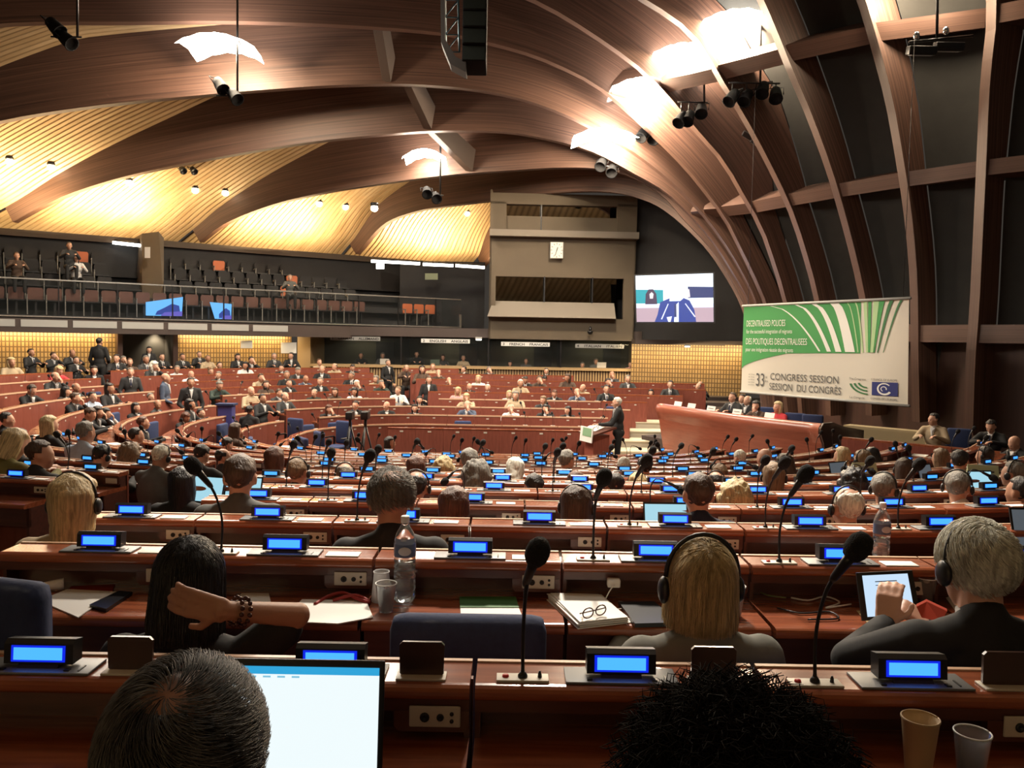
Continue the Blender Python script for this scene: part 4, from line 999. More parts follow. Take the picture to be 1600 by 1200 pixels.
# low side wall and tan parapet to the right
q0 = pw(1315, 683, 14.4); q1 = pw(1562, 712, 12.7)
def ibox(mb, A, B, w_, z0, z1):
    d = (B - A); d.z = 0; d.normalize(); n = Vector((-d.y, d.x, 0)) * w_
    A0 = Vector((A.x, A.y, 0)); B0 = Vector((B.x, B.y, 0)); vs = [P + Vector((0, 0, z)) for z in (z0, z1) for P in (A0, B0, B0 + n, A0 + n)]
    return mb.add(vs, [(3, 2, 1, 0), (4, 5, 6, 7), (0, 1, 5, 4), (1, 2, 6, 5), (2, 3, 7, 6), (3, 0, 4, 7)])
t = thing('low_partition', 'low red-brown wooden partition right of the rostrum', 'partition')
part('panel', ibox(MB(), q0, q1, 0.06, -0.1, q0.z - 0.03), M_PANEL, t); part('coping', ibox(MB(), q0, q1, 0.12, q0.z - 0.03, q0.z), M_LEDGE, t)
q2 = pw(1318, 664, 16.4); q3 = pw(1452, 684, 15.2)
t = thing('parapet', 'tan parapet wall running between the rostrum and the seated woman', 'wall')
part('masonry', ibox(MB(), q2, q3, 0.25, 0, q2.z - 0.04), mat('tan_wall', (0.30, 0.23, 0.12), 0.7), t); part('coping', ibox(MB(), q2, q3, 0.32, q2.z - 0.04, q2.z), mat('tan_coping', (0.36, 0.28, 0.15), 0.6), t)
# side platform under the people by the wall
mb = MB(); q = [pw(1330, 700, 14.8), pw(1620, 720, 13.0), (11.4, 13.2, 0), (10.2, 18.2, 0), (8.2, 18.6, 0)]
mb.prism([(Vector(p).x, Vector(p).y) for p in q], -0.1, 0.62, 'z'); struct('floor_side', mb, M_FLOOR)

# ------------------------------------------------------------------ lectern
LC = Vector((pw(932, 700, 17.9).x, 17.9, 0)); lzr = -0.5
lt = thing('lectern', 'wooden lectern with green and white front card and papers, in front of the standing speaker', 'lectern', LC, math.radians(24))
part('column', MB().prism([(-0.22, 0), (0.22, 0), (0.20, 0.95), (-0.20, 0.95)], -0.22, 0.18, 'y'), M_PANEL, lt)
part('desk_top', MB().prism([(-0.28, 0.94), (0.30, 1.10), (0.30, 1.14), (-0.28, 0.98)], -0.36, 0.36, 'y'), M_APRON, lt)
fcd = part('front_card', MB().prism([(-0.33, 0.80), (-0.31, 0.80), (-0.28, 1.13), (-0.30, 1.13)], -0.34, 0.20, 'y'), M_WHITE, lt)
part('green_print', MB().prism([(-0.328, 0.93), (-0.315, 0.93), (-0.302, 1.11), (-0.308, 1.11)], -0.30, 0.08, 'y'), mat('card_green', (0.22, 0.38, 0.22), 0.6), fcd)
pp = MB()
for a, x, y, z in ((0.2, 0.0, 0.0, 1.07), (-0.3, 0.16, 0.2, 1.12), (0.5, -0.05, 0.22, 1.08)):
    pp.box(-0.15, 0.15, -0.11, 0.11, 0, 0.004, Matrix.Translation((x, y, z)) @ Matrix.Rotation(-0.27, 4, 'Y') @ Matrix.Rotation(a, 4, 'Z'))
lnk('paper_sheets', pp.mesh('paper_sheets', M_WHITE), None, 'loose white papers lying on the lectern', 'papers', None, None, LC).rotation_euler = (0, 0, math.radians(24))
for k in (-0.1, 0.1):
    t = thing('lectern_microphone', 'thin black microphone on the lectern', 'microphone', LC + Vector((0.0, k * 1.2, 1.08)), 0, 'lectern microphones')
    part('stem', MB().tube([(0, 0, 0), (0.06, 0, 0.15), (0.14, 0, 0.26)], 0.006, 6), M_BLACK, t); part('head', MB().ell((0.15, 0, 0.275), (0.018, 0.018, 0.025)), M_FOAM, t)

# ------------------------------------------------------------------ stage lamps hanging from the roof
def can(M, R=0.15, L=0.34):
    """a stage lantern pointing along -z of M"""
    return [('housing', MB().lathe([(0.04, L * .55), (R * .75, L * .5), (R * .9, L * .1), (R, -L * .45), (R * 1.08, -L * .5), (R * .95, -L * .5), (R * .8, -L * .35), (0.001, -L * .3)], 14, M)),
            ('yoke', MB().tube([M @ Vector((R * 1.15, 0, 0)), M @ Vector((R * 1.2, 0, L * .75)), M @ Vector((-R * 1.2, 0, L * .75)), M @ Vector((-R * 1.15, 0, 0))], 0.014, 6))]
def aim(P, Q):
    d = (Vector(Q) - Vector(P)).normalized(); m = d.to_track_quat('-Z', 'Y').to_matrix().to_4x4(); m.translation = P; return m
RIGS = [ # rod x, rod top y, rod bottom y, D, lantern pixels, label
 (121, -30, 58, 19.5, [(86, 42), (104, 62)], 'dark pair of stage lamps on a rod at the upper left corner', None),
 (371, 46, 150, 22.0, [(344, 133), (366, 150)], 'pair of stage lamps under the bright glow at the upper left', (345, 74)),
 (688, 232, 305, 27.5, [(667, 300), (681, 308)], 'pair of stage lamps under the small glow near the ceiling strut', (664, 246)),
 (965, 222, 260, 25.5, [(940, 256), (956, 266)], 'stage lamps right of centre, farthest down the arc of lamps', (944, 216)),
 (1036, 140, 206, 24.5, [(1004, 210), (1022, 214), (1040, 206)], 'cluster of three stage lamps, second from the left along the arc', (1005, 140)),
 (1100, 95, 160, 22.8, [(1064, 186), (1076, 184), (1096, 172)], 'cluster of three stage lamps in the middle of the arc', (1070, 88)),
 (1188, 45, 130, 21.5, [(1144, 152), (1166, 152), (1192, 140), (1212, 148)], 'row of four stage lamps in front of the brightest glow', (1150, 38)),
 (1464, -20, 58, 17.5, [], 'floodlight bar hanging in the dark bay at the upper right', None),
]
rcount = 0
for rx, y0, y1, D, heads, lab, glow in RIGS:
    P0 = pw(rx, y0 - 40, D); P1 = pw(rx, y1, D)
    t = thing('stage_lamp_rig', lab, 'stage lamps', (0, 0, 0), 0, None)
    part('rod', MB().tube([P0 + Vector((0, 0, 0.6)), P1], 0.03, 8), M_DARKMETAL, t)
    if heads:
        xs = [pw(a, b, D) for a, b in heads]
        a = min(xs, key=lambda p: p.x); b = max(xs, key=lambda p: p.x)
        z = P1.z
        part('crossbar', MB().tube([Vector((min(a.x, P1.x) - 0.1, D, z)), Vector((max(b.x, P1.x) + 0.1, D, z))], 0.022, 8), M_DARKMETAL, t)
        for k, p in enumerate(xs):
            tgt = (-1 + 2 * k, 17 - k, 0.5)
            for n_, m_ in can(aim(p, tgt), 0.17, 0.40): part(n_, m_, M_MATTE, t)
            part('drop_arm', MB().tube([Vector((p.x, D, z)), p + Vector((0, 0, 0.2))], 0.015, 6), M_DARKMETAL, t)
    if glow:
        # uplighter: a faceted mirror dish facing the roof lamp, with the burning lamp below it
        g = pw(glow[0], glow[1], {1005: 23.7, 944: 24.6, 664: 27.3}.get(glow[0], D + 0.4))
        sc = 0.95 if glow[0] != 664 else 0.7
        dish = MB(); k0 = 0; NU, NVV = 9, 5
        for j in range(NVV + 1):
            for i in range(NU + 1):
                u = i / NU * 2 - 1; v = j / NVV * 2 - 1
                dish.v.append(g + Vector((u * sc, v * sc * 0.8, 0.25 - 0.28 * u * u - 0.15 * v * v + 0.03 * ((i + j) % 2))))
        for j in range(NVV):
            for i in range(NU): a = j * (NU + 1) + i; dish.f.append([a, a + 1, a + NU + 2, a + NU + 1]); dish.sm.append(False)
        gt = thing('reflector_lamp', 'faceted reflector glowing white above the ' + lab.split(' ', 1)[1] if False else 'faceted reflector glowing white, %s' % {345: 'at the upper left', 664: 'beside the ceiling strut', 944: 'lowest of the bright row at the right', 1005: 'third brightest of the row', 1070: 'between the two brightest of the row', 1150: 'largest, top of the bright row'}[glow[0]], 'lamp', (0, 0, 0), 0, 'glowing reflectors')
        part('reflector', dish, M_LAMP, gt); part('arm', MB().tube([g + Vector((sc * .6, 0, 0.05)), Vector((P0.x, D, g.z + 0.1))], 0.02, 6), M_DARKMETAL, gt)
        power = {345: 850, 664: 260, 944: 1000, 1005: 1500, 1070: 1900, 1150: 2300}[glow[0]]
        light('POINT', 'reflector_light', g + Vector((0.0, -0.25, -0.25)), power, (1.0, 0.80, 0.55), 0.25)
    else:
        if rx > 1400:
            for k, px in enumerate((1440, 1482)):
                M = Matrix.Translation(pw(px, 80 - k * 6, D)) @ Matrix.Rotation(0.25, 4, 'X')
                fb = part('flood_head', MB().box(-0.3, 0.3, -0.1, 0.1, -0.08, 0.1, M, bev=0.02), M_BLACK, t); part('glass', MB().box(-0.24, 0.24, -0.08, 0.08, -0.09, -0.08, M), M_GREY, fb)
            part('crossbar', MB().tube([pw(1420, 66, D), pw(1520, 56, D)], 0.03, 8), M_DARKMETAL, t)
            for px, py in ((1432, 56), (1478, 48)):
                part('clamp', MB().ell(pw(px, py, D), (0.07, 0.07, 0.09)), mat('chrome', (0.7, 0.7, 0.7), 0.2, 1.0), t)
            light('POINT', 'bay_light', pw(1395, -10, 18.2), 260, (1.0, 0.80, 0.55), 0.25)
            light('POINT', 'bay_light', pw(1470, -20, 17.6), 200, (1.0, 0.80, 0.55), 0.25)
# two small floods in the fan of ribs
t = thing('floodlight', 'pair of small floodlights between the ribs at the right', 'floodlight')
for px, py in ((1170, 214), (1183, 224)):
    M = Matrix.Translation(pw(px, py, 22.5)) @ Matrix.Rotation(0.5, 4, 'Y') @ Matrix.Rotation(0.5, 4, 'X')
    f_ = part('head', MB().box(-0.2, 0.2, -0.12, 0.12, -0.05, 0.08, M, bev=0.015), M_BLACK, t); part('glass', MB().box(-0.16, 0.16, -0.09, 0.09, -0.055, -0.05, M), M_LIGHTGREY, f_)
part('arm', MB().tube([pw(1170, 214, 22.5), pw(1185, 222, 22.5), pw(1215, 215, 22.9)], 0.02, 6), M_DARKMETAL, t)
# small lamps fixed to the slatted ceiling
def ceil_hit(px, py):
    d = ray(px, py).normalized(); best = None
    for b in CEIL_BVH:
        h = b.ray_cast(EYE, d)
        if h[0] is not None and (best is None or h[3] < best[3]): best = h
    return best
for i, (px, py, lab) in enumerate(((80, 263, 'single bright downlight in the slats at the far left'), (352, 303, 'bright downlight above the middle slatted bay'), (499, 320, 'downlight left of two brighter ones in the right slatted bay'), (540, 325, 'middle one of three downlights in the right slatted bay'),
                           (585, 327, 'rightmost of three downlights in the right slatted bay'), (15, 254, 'downlight at the left edge of the slats'), (202, 287, 'faint downlight in the left slats'), (305, 299, 'faint downlight near the rib'), (730, 335, 'downlight in the small bay beside the tower'), (608, 82, 'small lamp on the shadowed strut'))):
    h = ceil_hit(px, py)
    P = h[0] if h is not None and h[3] < 60 else pw(px, py, 26)
    P = P - (P - EYE).normalized() * 0.12
    t = thing('downlight', 'small ' + lab, 'lamp', P, 0, 'ceiling downlights')
    part('ring', MB().lathe([(0.10, 0.10), (0.13, 0.12), (0.13, 0.2), (0.10, 0.2)], 14), M_DARKMETAL, t); part('bulb', MB().ell((0, 0, 0.03), (0.12, 0.12, 0.11)), M_DOT, t)
for px, py, lab in ((285, 265, 'left'), (302, 266, 'right')):
    h = ceil_hit(px, py); P = h[0] - ray(px, py).normalized() * 0.25 if h else pw(px, py, 27)
    t = thing('projector_lamp', 'small black spot fixed to the slats, %s of a pair' % lab, 'lamp', P, 0, 'pair of slat spots')
    for n_, m_ in can(aim(Vector((0, 0, 0)), (1, -1, -1)), 0.12, 0.26): part(n_, m_, M_BLACK, t)
# uplights washing the slatted bays
for k, (px, py, pwr) in enumerate(((150, 352, 820), (-60, 330, 500), (440, 382, 780), (660, 402, 560), (738, 408, 160))):
    r = xr(px); D = 38.38 / (1 - 0.674 * r) - 0.9 - (0.2 if px < 600 else 0)
    P = pw(px, py - 4, D); P.z = max(P.z, 6.35)
    lo = light('AREA', 'cove_light', P, pwr * 0.55, (1.0, 0.74, 0.40), 3.4, P + BN * 1.6 + Vector((0.2, -0.5, 3)), size_y=0.3)

# ------------------------------------------------------------------ hanging line array speaker
D = 14.5
la = thing('line_array_speaker', 'tall black hanging line array speaker with bluish truss at the top of the picture', 'speaker')
z0 = pw(722, 104, D).z; X = pw(722, 100, D).x
for i in range(8):
    z = z0 + 0.12 + i * 0.30; tilt = 0.05 * (7 - i) * 0.6
    M = Matrix.Translation((X + 0.21, D + 0.05, z)) @ Matrix.Rotation(-tilt, 4, 'X')
    cb = part('cabinet', MB().box(-0.20, 0.22, -0.25, 0.25, -0.145, 0.145, M, bev=0.015), M_MATTE, la)
    part('grille', MB().box(-0.18, 0.2, -0.262, -0.25, -0.13, 0.13, M), mat('speaker_grille', (0.016, 0.019, 0.016), 0.95, spec=0.1, bump=0.5, bscale=90), cb)
M_TRUSS = mat('blue_grey_truss', (0.10, 0.22, 0.30), 0.4, 0.6)
tr = MB(); c = [Vector((X - 0.17, D, z0 + 0.25 + 0.3 * i)) + Vector((-0.045 * (i / 4), 0, 0)) for i in range(8)]
for s in (-0.12, 0.12): tr.tube([p + Vector((s, 0, 0)) for p in c], 0.018, 6)
for i in range(7): tr.tube([c[i] + Vector((-0.12, 0, 0)), c[i + 1] + Vector((0.12, 0, 0))], 0.012, 5).tube([c[i] + Vector((-0.12, 0, 0)), c[i] + Vector((0.12, 0, 0))], 0.012, 5)
part('truss', tr, M_TRUSS, la)
part('side_frame', MB().prism([(X - 0.42, z0 + 2.6), (X - 0.36, z0 + 0.35), (X - 0.20, z0 - 0.02), (X + 0.08, z0 - 0.16), (X + 0.08, z0 + 0.02), (X - 0.1, z0 + 0.1), (X - 0.29, z0 + 0.4), (X - 0.34, z0 + 2.6)], D - 0.2, D + 0.2, 'y'), mat('dim_grey_frame', (0.06, 0.055, 0.052), 0.8, spec=0.2), la)
part('suspension_cable', MB().tube([(X, D, z0 + 2.4), (X, D, z0 + 5.2)], 0.015, 6), M_DARKMETAL, la)
# ------------------------------------------------------------------ people
def organic(mb, voxel, smooth=2, name='body'):
    """fuse overlapping solids into one continuous skin"""
    me = mb.mesh(name); o = bpy.data.objects.new(name, me); COL.objects.link(o)
    r = o.modifiers.new('r', 'REMESH'); r.mode = 'VOXEL'; r.voxel_size = voxel; r.use_smooth_shade = True
    s = o.modifiers.new('s', 'SMOOTH'); s.iterations = smooth; s.factor = 0.5
    dg = bpy.context.evaluated_depsgraph_get(); dg.update()
    out = bpy.data.meshes.new_from_object(o.evaluated_get(dg)); bpy.data.objects.remove(o); bpy.data.meshes.remove(me); out.name = name
    return out
def head_solids(mb, H):
    def E(c, r, rot=None):
        mb.ell(Vector(c), r, 16, 11, H, rot)
    E((0, -0.012, 0.035), (0.076, 0.094, 0.086)); E((0, 0.030, 0.0), (0.066, 0.066, 0.095)); E((0, 0.040, -0.055), (0.052, 0.050, 0.052)); E((0, 0.070, -0.088), (0.026, 0.020, 0.020))
    E((0, 0.098, -0.018), (0.011, 0.016, 0.028)); E((0, 0.106, -0.034), (0.015, 0.014, 0.011)); E((0, 0.086, 0.022), (0.048, 0.014, 0.012))
    E((0, 0.088, -0.060), (0.024, 0.012, 0.009)); E((0.038, 0.066, -0.025), (0.022, 0.022, 0.026)); E((-0.038, 0.066, -0.025), (0.022, 0.022, 0.026))
    for s in (-1, 1): E((s * 0.079, -0.004, -0.008), (0.010, 0.018, 0.031))
def hand_solids(mb, W_, dirv, up, s, curl=0.5, k=1.0, r=0.0085):
    """palm, four unequal bent fingers and a thumb; W_ wrist, dirv towards the fingers, up = back of the hand"""
    d = Vector(dirv).normalized(); u = Vector(up); u = (u - d * u.dot(d)).normalized(); x = -d.cross(u) * s
    W_ = Vector(W_)
    for q in (-0.026, -0.009, 0.009, 0.026): mb.cap(W_ + x * q * 0.7 * k, 0.014 * k, W_ + d * 0.082 * k + x * q * k, 0.0125 * k, 8)
    for q, L in ((-0.030, 0.062), (-0.010, 0.074), (0.010, 0.080), (0.030, 0.072)):
        b = W_ + d * 0.085 * k + x * q * k; l = L * k * 0.4; a = curl
        p1 = b + (d * math.cos(a) - u * math.sin(a)) * l; p2 = p1 + (d * math.cos(2.1 * a) - u * math.sin(2.1 * a)) * l * 0.8; p3 = p2 + (d * math.cos(3 * a) - u * math.sin(3 * a)) * l * 0.6
        for A_, B_ in ((b, p1), (p1, p2), (p2, p3)): mb.cap(A_, r * k, B_, r * 0.93 * k, 7)
    t0 = W_ + x * 0.026 * k + d * 0.022 * k; t1 = t0 + (x * 0.8 + d * 0.6 - u * 0.3).normalized() * 0.038 * k; t2 = t1 + (x * 0.25 + d * 0.9 - u * 0.35).normalized() * 0.032 * k
    mb.cap(t0, 0.013 * k, t1, 0.0105 * k, 8); mb.cap(t1, 0.010 * k, t2, 0.0088 * k, 8)
def mat_from(loc, rx=0.0, rz=0.0, ry=0.0): return Matrix.Translation(loc) @ Matrix.Rotation(rz, 4, 'Z') @ Matrix.Rotation(ry, 4, 'Y') @ Matrix.Rotation(rx, 4, 'X')

def hair_mesh(kind, n=22, m=16, seed=0, rough=0.0, dropk=1.0):
    """closed cap of hair in head space; the face opening is drawn inside the head"""
    mb = MB(); vs = []; fs = []
    for j in range(m + 1):
        for i in range(n):
            th = PI * j / m; ph = 2 * PI * i / n
            d = Vector((math.sin(th) * math.cos(ph), math.sin(th) * math.sin(ph), math.cos(th)))
            p = Vector((d.x * 0.084, -0.010 + d.y * 0.102, 0.034 + d.z * 0.094))
            front = d.y; inside = False
            line = {'short': -0.15, 'bald': -0.15, 'bob': -0.9, 'long': -1, 'curly': -0.6, 'bun': -0.25}[kind]
            if kind in ('short', 'bald', 'bun'):
                if d.z < -0.35 - (0.52 if front < -0.1 else 0): inside = True
                if front > 0.25 and d.z < 0.42 + 0.25 * front: inside = True
                if kind == 'bald' and d.z > 0.50 + 0.42 * max(0, -front): inside = True
                if abs(d.x) > 0.75 and d.z < -0.12 and front > -0.3: inside = True
                if kind == 'bun' and front < -0.3 and d.z < 0: p.y -= 0.02
                if d.z < 0.05: q_ = 1 - 0.16 * (0.05 - d.z); p.x *= q_; p.y = -0.01 + (p.y + 0.01) * q_
            else:
                if front > 0.35 and d.z < 0.40: inside = True
                if front > 0.1 and abs(d.x) < 0.45 and d.z < 0.3: inside = True
                if d.z < 0 and not inside:
                    drop = dropk * {'bob': 0.085, 'long': 0.20, 'curly': 0.07}[kind]
                    p.z -= drop * (-d.z) ** 0.7; k = 1.06 if kind != 'curly' else 1.3
                    p.x = math.copysign(max(abs(p.x), 0.078 * k * abs(math.cos(ph))), p.x) if abs(d.x) > 0.05 else p.x
                    if d.z < -0.3:
                        p.x = math.cos(ph) * 0.080 * (1 - 0.25 * (-d.z - 0.3)); p.y = -0.012 + min(0.035, math.sin(ph) * 0.095)
                        if j == m: p.x = 0; p.y = -0.04
                if kind == 'curly' and not inside: p = Vector((0, -0.01, 0.03)) + (p - Vector((0, -0.01, 0.03))) * 1.28
                if kind != 'curly' and not inside: p = Vector((p.x * 1.07, p.y * 1.05, p.z + 0.006))
            if inside: p = Vector((d.x * 0.055, d.y * 0.065 - 0.01, 0.02 + d.z * 0.06))
            elif rough:
                p += p.normalized() * noise.noise(p * 28 + Vector((seed, 0, 0))) * rough
            vs.append(p)
    for j in range(m):
        for i in range(n): fs.append((j * n + i, j * n + (i + 1) % n, (j + 1) * n + (i + 1) % n, (j + 1) * n + i))
    mb.add(vs, fs, None, True)
    if kind == 'bun': mb.ell((0, -0.115, 0.04), (0.032, 0.028, 0.032))
    return mb

SKIN = {'light': mat('skin_light', (0.56, 0.31, 0.21), 0.5), 'tan': mat('skin_tan', (0.40, 0.20, 0.12), 0.5), 'dark': mat('skin_dark', (0.13, 0.06, 0.035), 0.5)}
def hairm(n, c, r): return grain('hair_' + n, tuple(x * 0.55 for x in c), tuple(min(1, x * 1.5) for x in c), (95, 95, 9), r, bump=0.9)
HC = {'dark': hairm('dark', (0.018, 0.013, 0.011), 0.5), 'black': hairm('black', (0.008, 0.007, 0.008), 0.38), 'brown': hairm('brown', (0.060, 0.032, 0.018), 0.5), 'red-brown': hairm('red_brown', (0.085, 0.030, 0.015), 0.5),
      'light brown': hairm('light_brown', (0.17, 0.105, 0.055), 0.5), 'blond': hairm('blond', (0.50, 0.38, 0.20), 0.5), 'grey': hairm('grey', (0.17, 0.155, 0.13), 0.6), 'white': hairm('white', (0.74, 0.70, 0.58), 0.6), 'bald': None}
CC = {'black': (0.012, 0.012, 0.013), 'dark grey': (0.030, 0.031, 0.032), 'navy': (0.014, 0.019, 0.045), 'grey': (0.09, 0.092, 0.088), 'brown': (0.07, 0.042, 0.028), 'beige': (0.40, 0.31, 0.20),
      'white': (0.62, 0.61, 0.60), 'red': (0.50, 0.035, 0.045), 'pink': (0.62, 0.32, 0.30), 'light blue': (0.40, 0.47, 0.58), 'blue': (0.03, 0.15, 0.30), 'olive': (0.16, 0.14, 0.04), 'dark green': (0.02, 0.035, 0.028), 'lavender': (0.45, 0.38, 0.55), 'steel blue': (0.055, 0.075, 0.12)}
def cloth_mat(c): return mat('cloth_' + c.replace(' ', '_'), CC[c], 0.85, var=0.15, bscale=30)
M_EYE = mat('eye_dark', (0.02, 0.015, 0.012), 0.2); M_SHIRT = cloth_mat('white')

def make_pose(name, H, arms, lean=0.0, stand=False, fine=0.016, hands=True, short=(), curl=0.45):
    """returns meshes in person space: body skin, jacket, trousers, shirt, plus head matrix"""
    zh = 0.90 if stand else 0.50
    k = lambda x, y, z: Vector((x, y + lean * (z - zh), z - 0.5 * lean * lean * (z - zh)))
    S = 0.0 if not stand else 0.42
    sh = [k(s * 0.165, -0.015, 1.00 + S) for s in (-1, 1)]
    neck = k(0, -0.01, 1.05 + S)
    b = MB(); head_solids(b, H); hc = H @ Vector((0, -0.01, -0.05))
    b.cap(neck, 0.055, hc, 0.052, 12); b.ell(k(0, -0.01, 0.88 + S), (0.13, 0.085, 0.17)); b.ell(k(0, 0, 0.65 + S), (0.12, 0.085, 0.14)); b.ell(k(0, 0, 0.52 + S), (0.14, 0.10, 0.10)); b.cap(sh[0], 0.04, sh[1], 0.04, 10)
    for (el, wr, dv, up), s, q in zip(arms, (-1, 1), sh):
        b.cap(q, 0.042, el, 0.034, 10); b.cap(el, 0.034, wr, 0.024, 10)
        if hands: hand_solids(b, wr, dv, up, s, curl)
    legs = []
    for s in (-1, 1):
        hp = k(s * 0.09, 0, 0.52 + S)
        if stand: kn = Vector((s * 0.10, 0.02, 0.48)); an = Vector((s * 0.11, -0.02, 0.09))
        else: kn = Vector((s * 0.13, 0.42, 0.50)); an = Vector((s * 0.13, 0.40, 0.09))
        legs.append((hp, kn, an)); b.cap(hp, 0.07, kn, 0.045, 10); b.cap(kn, 0.045, an, 0.033, 10)
    body = organic(b, fine, 2, 'body'); body.materials.append(SKIN['light'])
    j = MB(); j.ell(k(0, -0.012, 0.86 + S), (0.172, 0.122, 0.20)); j.ell(k(0, 0.0, 0.64 + S), (0.158, 0.122, 0.17)); j.cap(k(-0.155, -0.015, 0.985 + S), 0.062, k(0.155, -0.015, 0.985 + S), 0.062, 12)
    j.cap(k(0, -0.022, 1.072 + S), 0.061, k(0, -0.02, 1.0 + S), 0.085, 12); [j.cap(k(0, -0.025, 1.045 + S), 0.058, k(s_ * 0.13, -0.02, 1.0 + S), 0.058, 12) for s_ in (-1, 1)]; j.ell(k(0, 0, 0.52 + S), (0.175, 0.135, 0.12))
    for (el, wr, dv, up), s, q in zip(arms, (-1, 1), sh):
        e2 = Vector(el)
        if s in short: j.cap(q, 0.063, q.lerp(e2, 0.72), 0.056, 12); continue
        w2 = e2.lerp(Vector(wr), 0.93); j.cap(q, 0.063, e2, 0.052, 12); j.cap(e2, 0.052, w2, 0.037, 12)
    jac = organic(j, min(0.020, fine * 1.6), 2, 'jacket'); jac.materials.append(cloth_mat('black'))
    t = MB()
    for hp, kn, an in legs: t.cap(hp, 0.088, kn, 0.065, 12); t.cap(kn, 0.065, an, 0.052, 12)
    t.ell(k(0, 0, 0.50 + S), (0.165, 0.125, 0.11)); tro = organic(t, 0.03, 1, 'trousers'); tro.materials.append(cloth_mat('black'))
    f = MB()
    for hp, kn, an in legs: f.ell(an + Vector((0, 0.07, -0.05)), (0.045, 0.13, 0.04))
    sho = f.mesh('shoes', M_BLACK)
    v = MB(); top = k(0, 0.0, 1.05 + S)
    a0 = k(-0.045, 0.085, 1.035 + S); a1 = k(0.045, 0.085, 1.035 + S); a2 = k(0.0, 0.128, 0.82 + S)
    v.add([a0, a1, a2, a0 + Vector((0, -0.06, 0)), a1 + Vector((0, -0.06, 0)), a2 + Vector((0, -0.06, 0)), k(0, 0.115, 0.98 + S)], [(0, 6, 1), (0, 2, 6), (6, 2, 1), (3, 4, 5), (0, 1, 4, 3), (1, 2, 5, 4), (2, 0, 3, 5)])
    v.lathe([(0.060, -0.02), (0.058, 0.035), (0.052, 0.035)], 14, mat_from(k(0, -0.008, 1.055 + S), -lean - 0.1))
    shirt = v.mesh('shirt', M_SHIRT)
    tie = MB().add([k(-0.012, 0.108, 1.02 + S), k(0.012, 0.108, 1.02 + S), k(0.02, 0.136, 0.86 + S), k(-0.02, 0.136, 0.86 + S), k(-0.012, 0.10, 1.02 + S), k(0.012, 0.10, 1.02 + S), k(0.02, 0.125, 0.86 + S), k(-0.02, 0.125, 0.86 + S)], [(3, 2, 1, 0), (4, 5, 6, 7), (0, 1, 5, 4), (1, 2, 6, 5), (2, 3, 7, 6), (3, 0, 4, 7)]).mesh('tie', cloth_mat('navy'))
    e = MB()
    for s in (-1, 1): e.ell((s * 0.031, 0.087, 0.004), (0.011, 0.007, 0.0065), 8, 6, H)
    eyes = e.mesh('eyes', M_EYE)
    mo = MB().ell((0, 0.099, -0.060), (0.020, 0.004, 0.0035), 8, 5, H).mesh('mouth', mat('lips', (0.30, 0.08, 0.06), 0.5))
    return dict(H=H, body=body, jacket=jac, trousers=tro, shoes=sho, shirt=shirt, tie=tie, eyes=eyes, mouth=mo)
def HM(lean, z, rx=0.0, rz=0.0, y0=0.015, stand=False, ry=0.0):
    zh = 0.90 if stand else 0.50; return mat_from(Vector((0, y0 + lean * (z - zh), z - 0.5 * lean * lean * (z - zh))), rx, rz, ry)
dn = (0, 0, -1); fw = (0, 1, 0); upv = (0, 0, 1)
POSES = {
 'upright': make_pose('upright', HM(0.0, 1.185), [((-0.27, 0.12, 0.80), (-0.13, 0.36, 0.905), (0.3, 1, 0), upv), ((0.27, 0.12, 0.80), (0.13, 0.36, 0.905), (-0.3, 1, 0), upv)]),
 'reading': make_pose('reading', HM(0.22, 1.175, -0.5), [((-0.27, 0.26, 0.86), (-0.10, 0.46, 0.915), (0.4, 1, 0), upv), ((0.27, 0.26, 0.86), (0.10, 0.46, 0.915), (-0.4, 1, 0), upv)], 0.22),
 'chin on hand': make_pose('chin', HM(0.16, 1.18, -0.15, 0.25), [((-0.24, 0.30, 0.88), (-0.055, 0.265, 1.04), (0.1, -0.1, 1), (-0.3, 1, 0)), ((0.27, 0.22, 0.84), (0.08, 0.44, 0.91), (-0.6, 1, 0), upv)], 0.16),
 'turned': make_pose('turned', HM(0.05, 1.185, -0.1, -0.8), [((-0.27, 0.12, 0.80), (-0.10, 0.34, 0.905), (0.3, 1, 0), upv), ((0.27, 0.18, 0.82), (0.13, 0.40, 0.905), (-0.3, 1, 0), upv)], 0.05),
 'stand': make_pose('stand', HM(0.0, 1.60, 0, 0, stand=True), [((-0.25, 0.0, 1.12), (-0.20, 0.12, 0.90), (0, .3, -1), fw), ((0.25, 0.0, 1.12), (0.16, 0.20, 1.02), (-.6, .6, 0), upv)], 0.0, True),
}
HAIRS = {k: hair_mesh(k, 34, 26, rough=0.010 if k != 'curly' else 0.03).mesh('hair', HC['dark']) for k in ('short', 'bald', 'bob', 'long', 'curly', 'bun')}
hp_ = MB().tube([(0.092 * math.cos(a), -0.012, 0.03 + 0.105 * math.sin(a)) for a in [PI * i / 14 for i in range(15)]], 0.006, 6)
for s in (-1, 1): hp_.ell((s * 0.095, -0.005, -0.005), (0.014, 0.030, 0.034))
m_phones = hp_.mesh('headphones', M_BLACK)

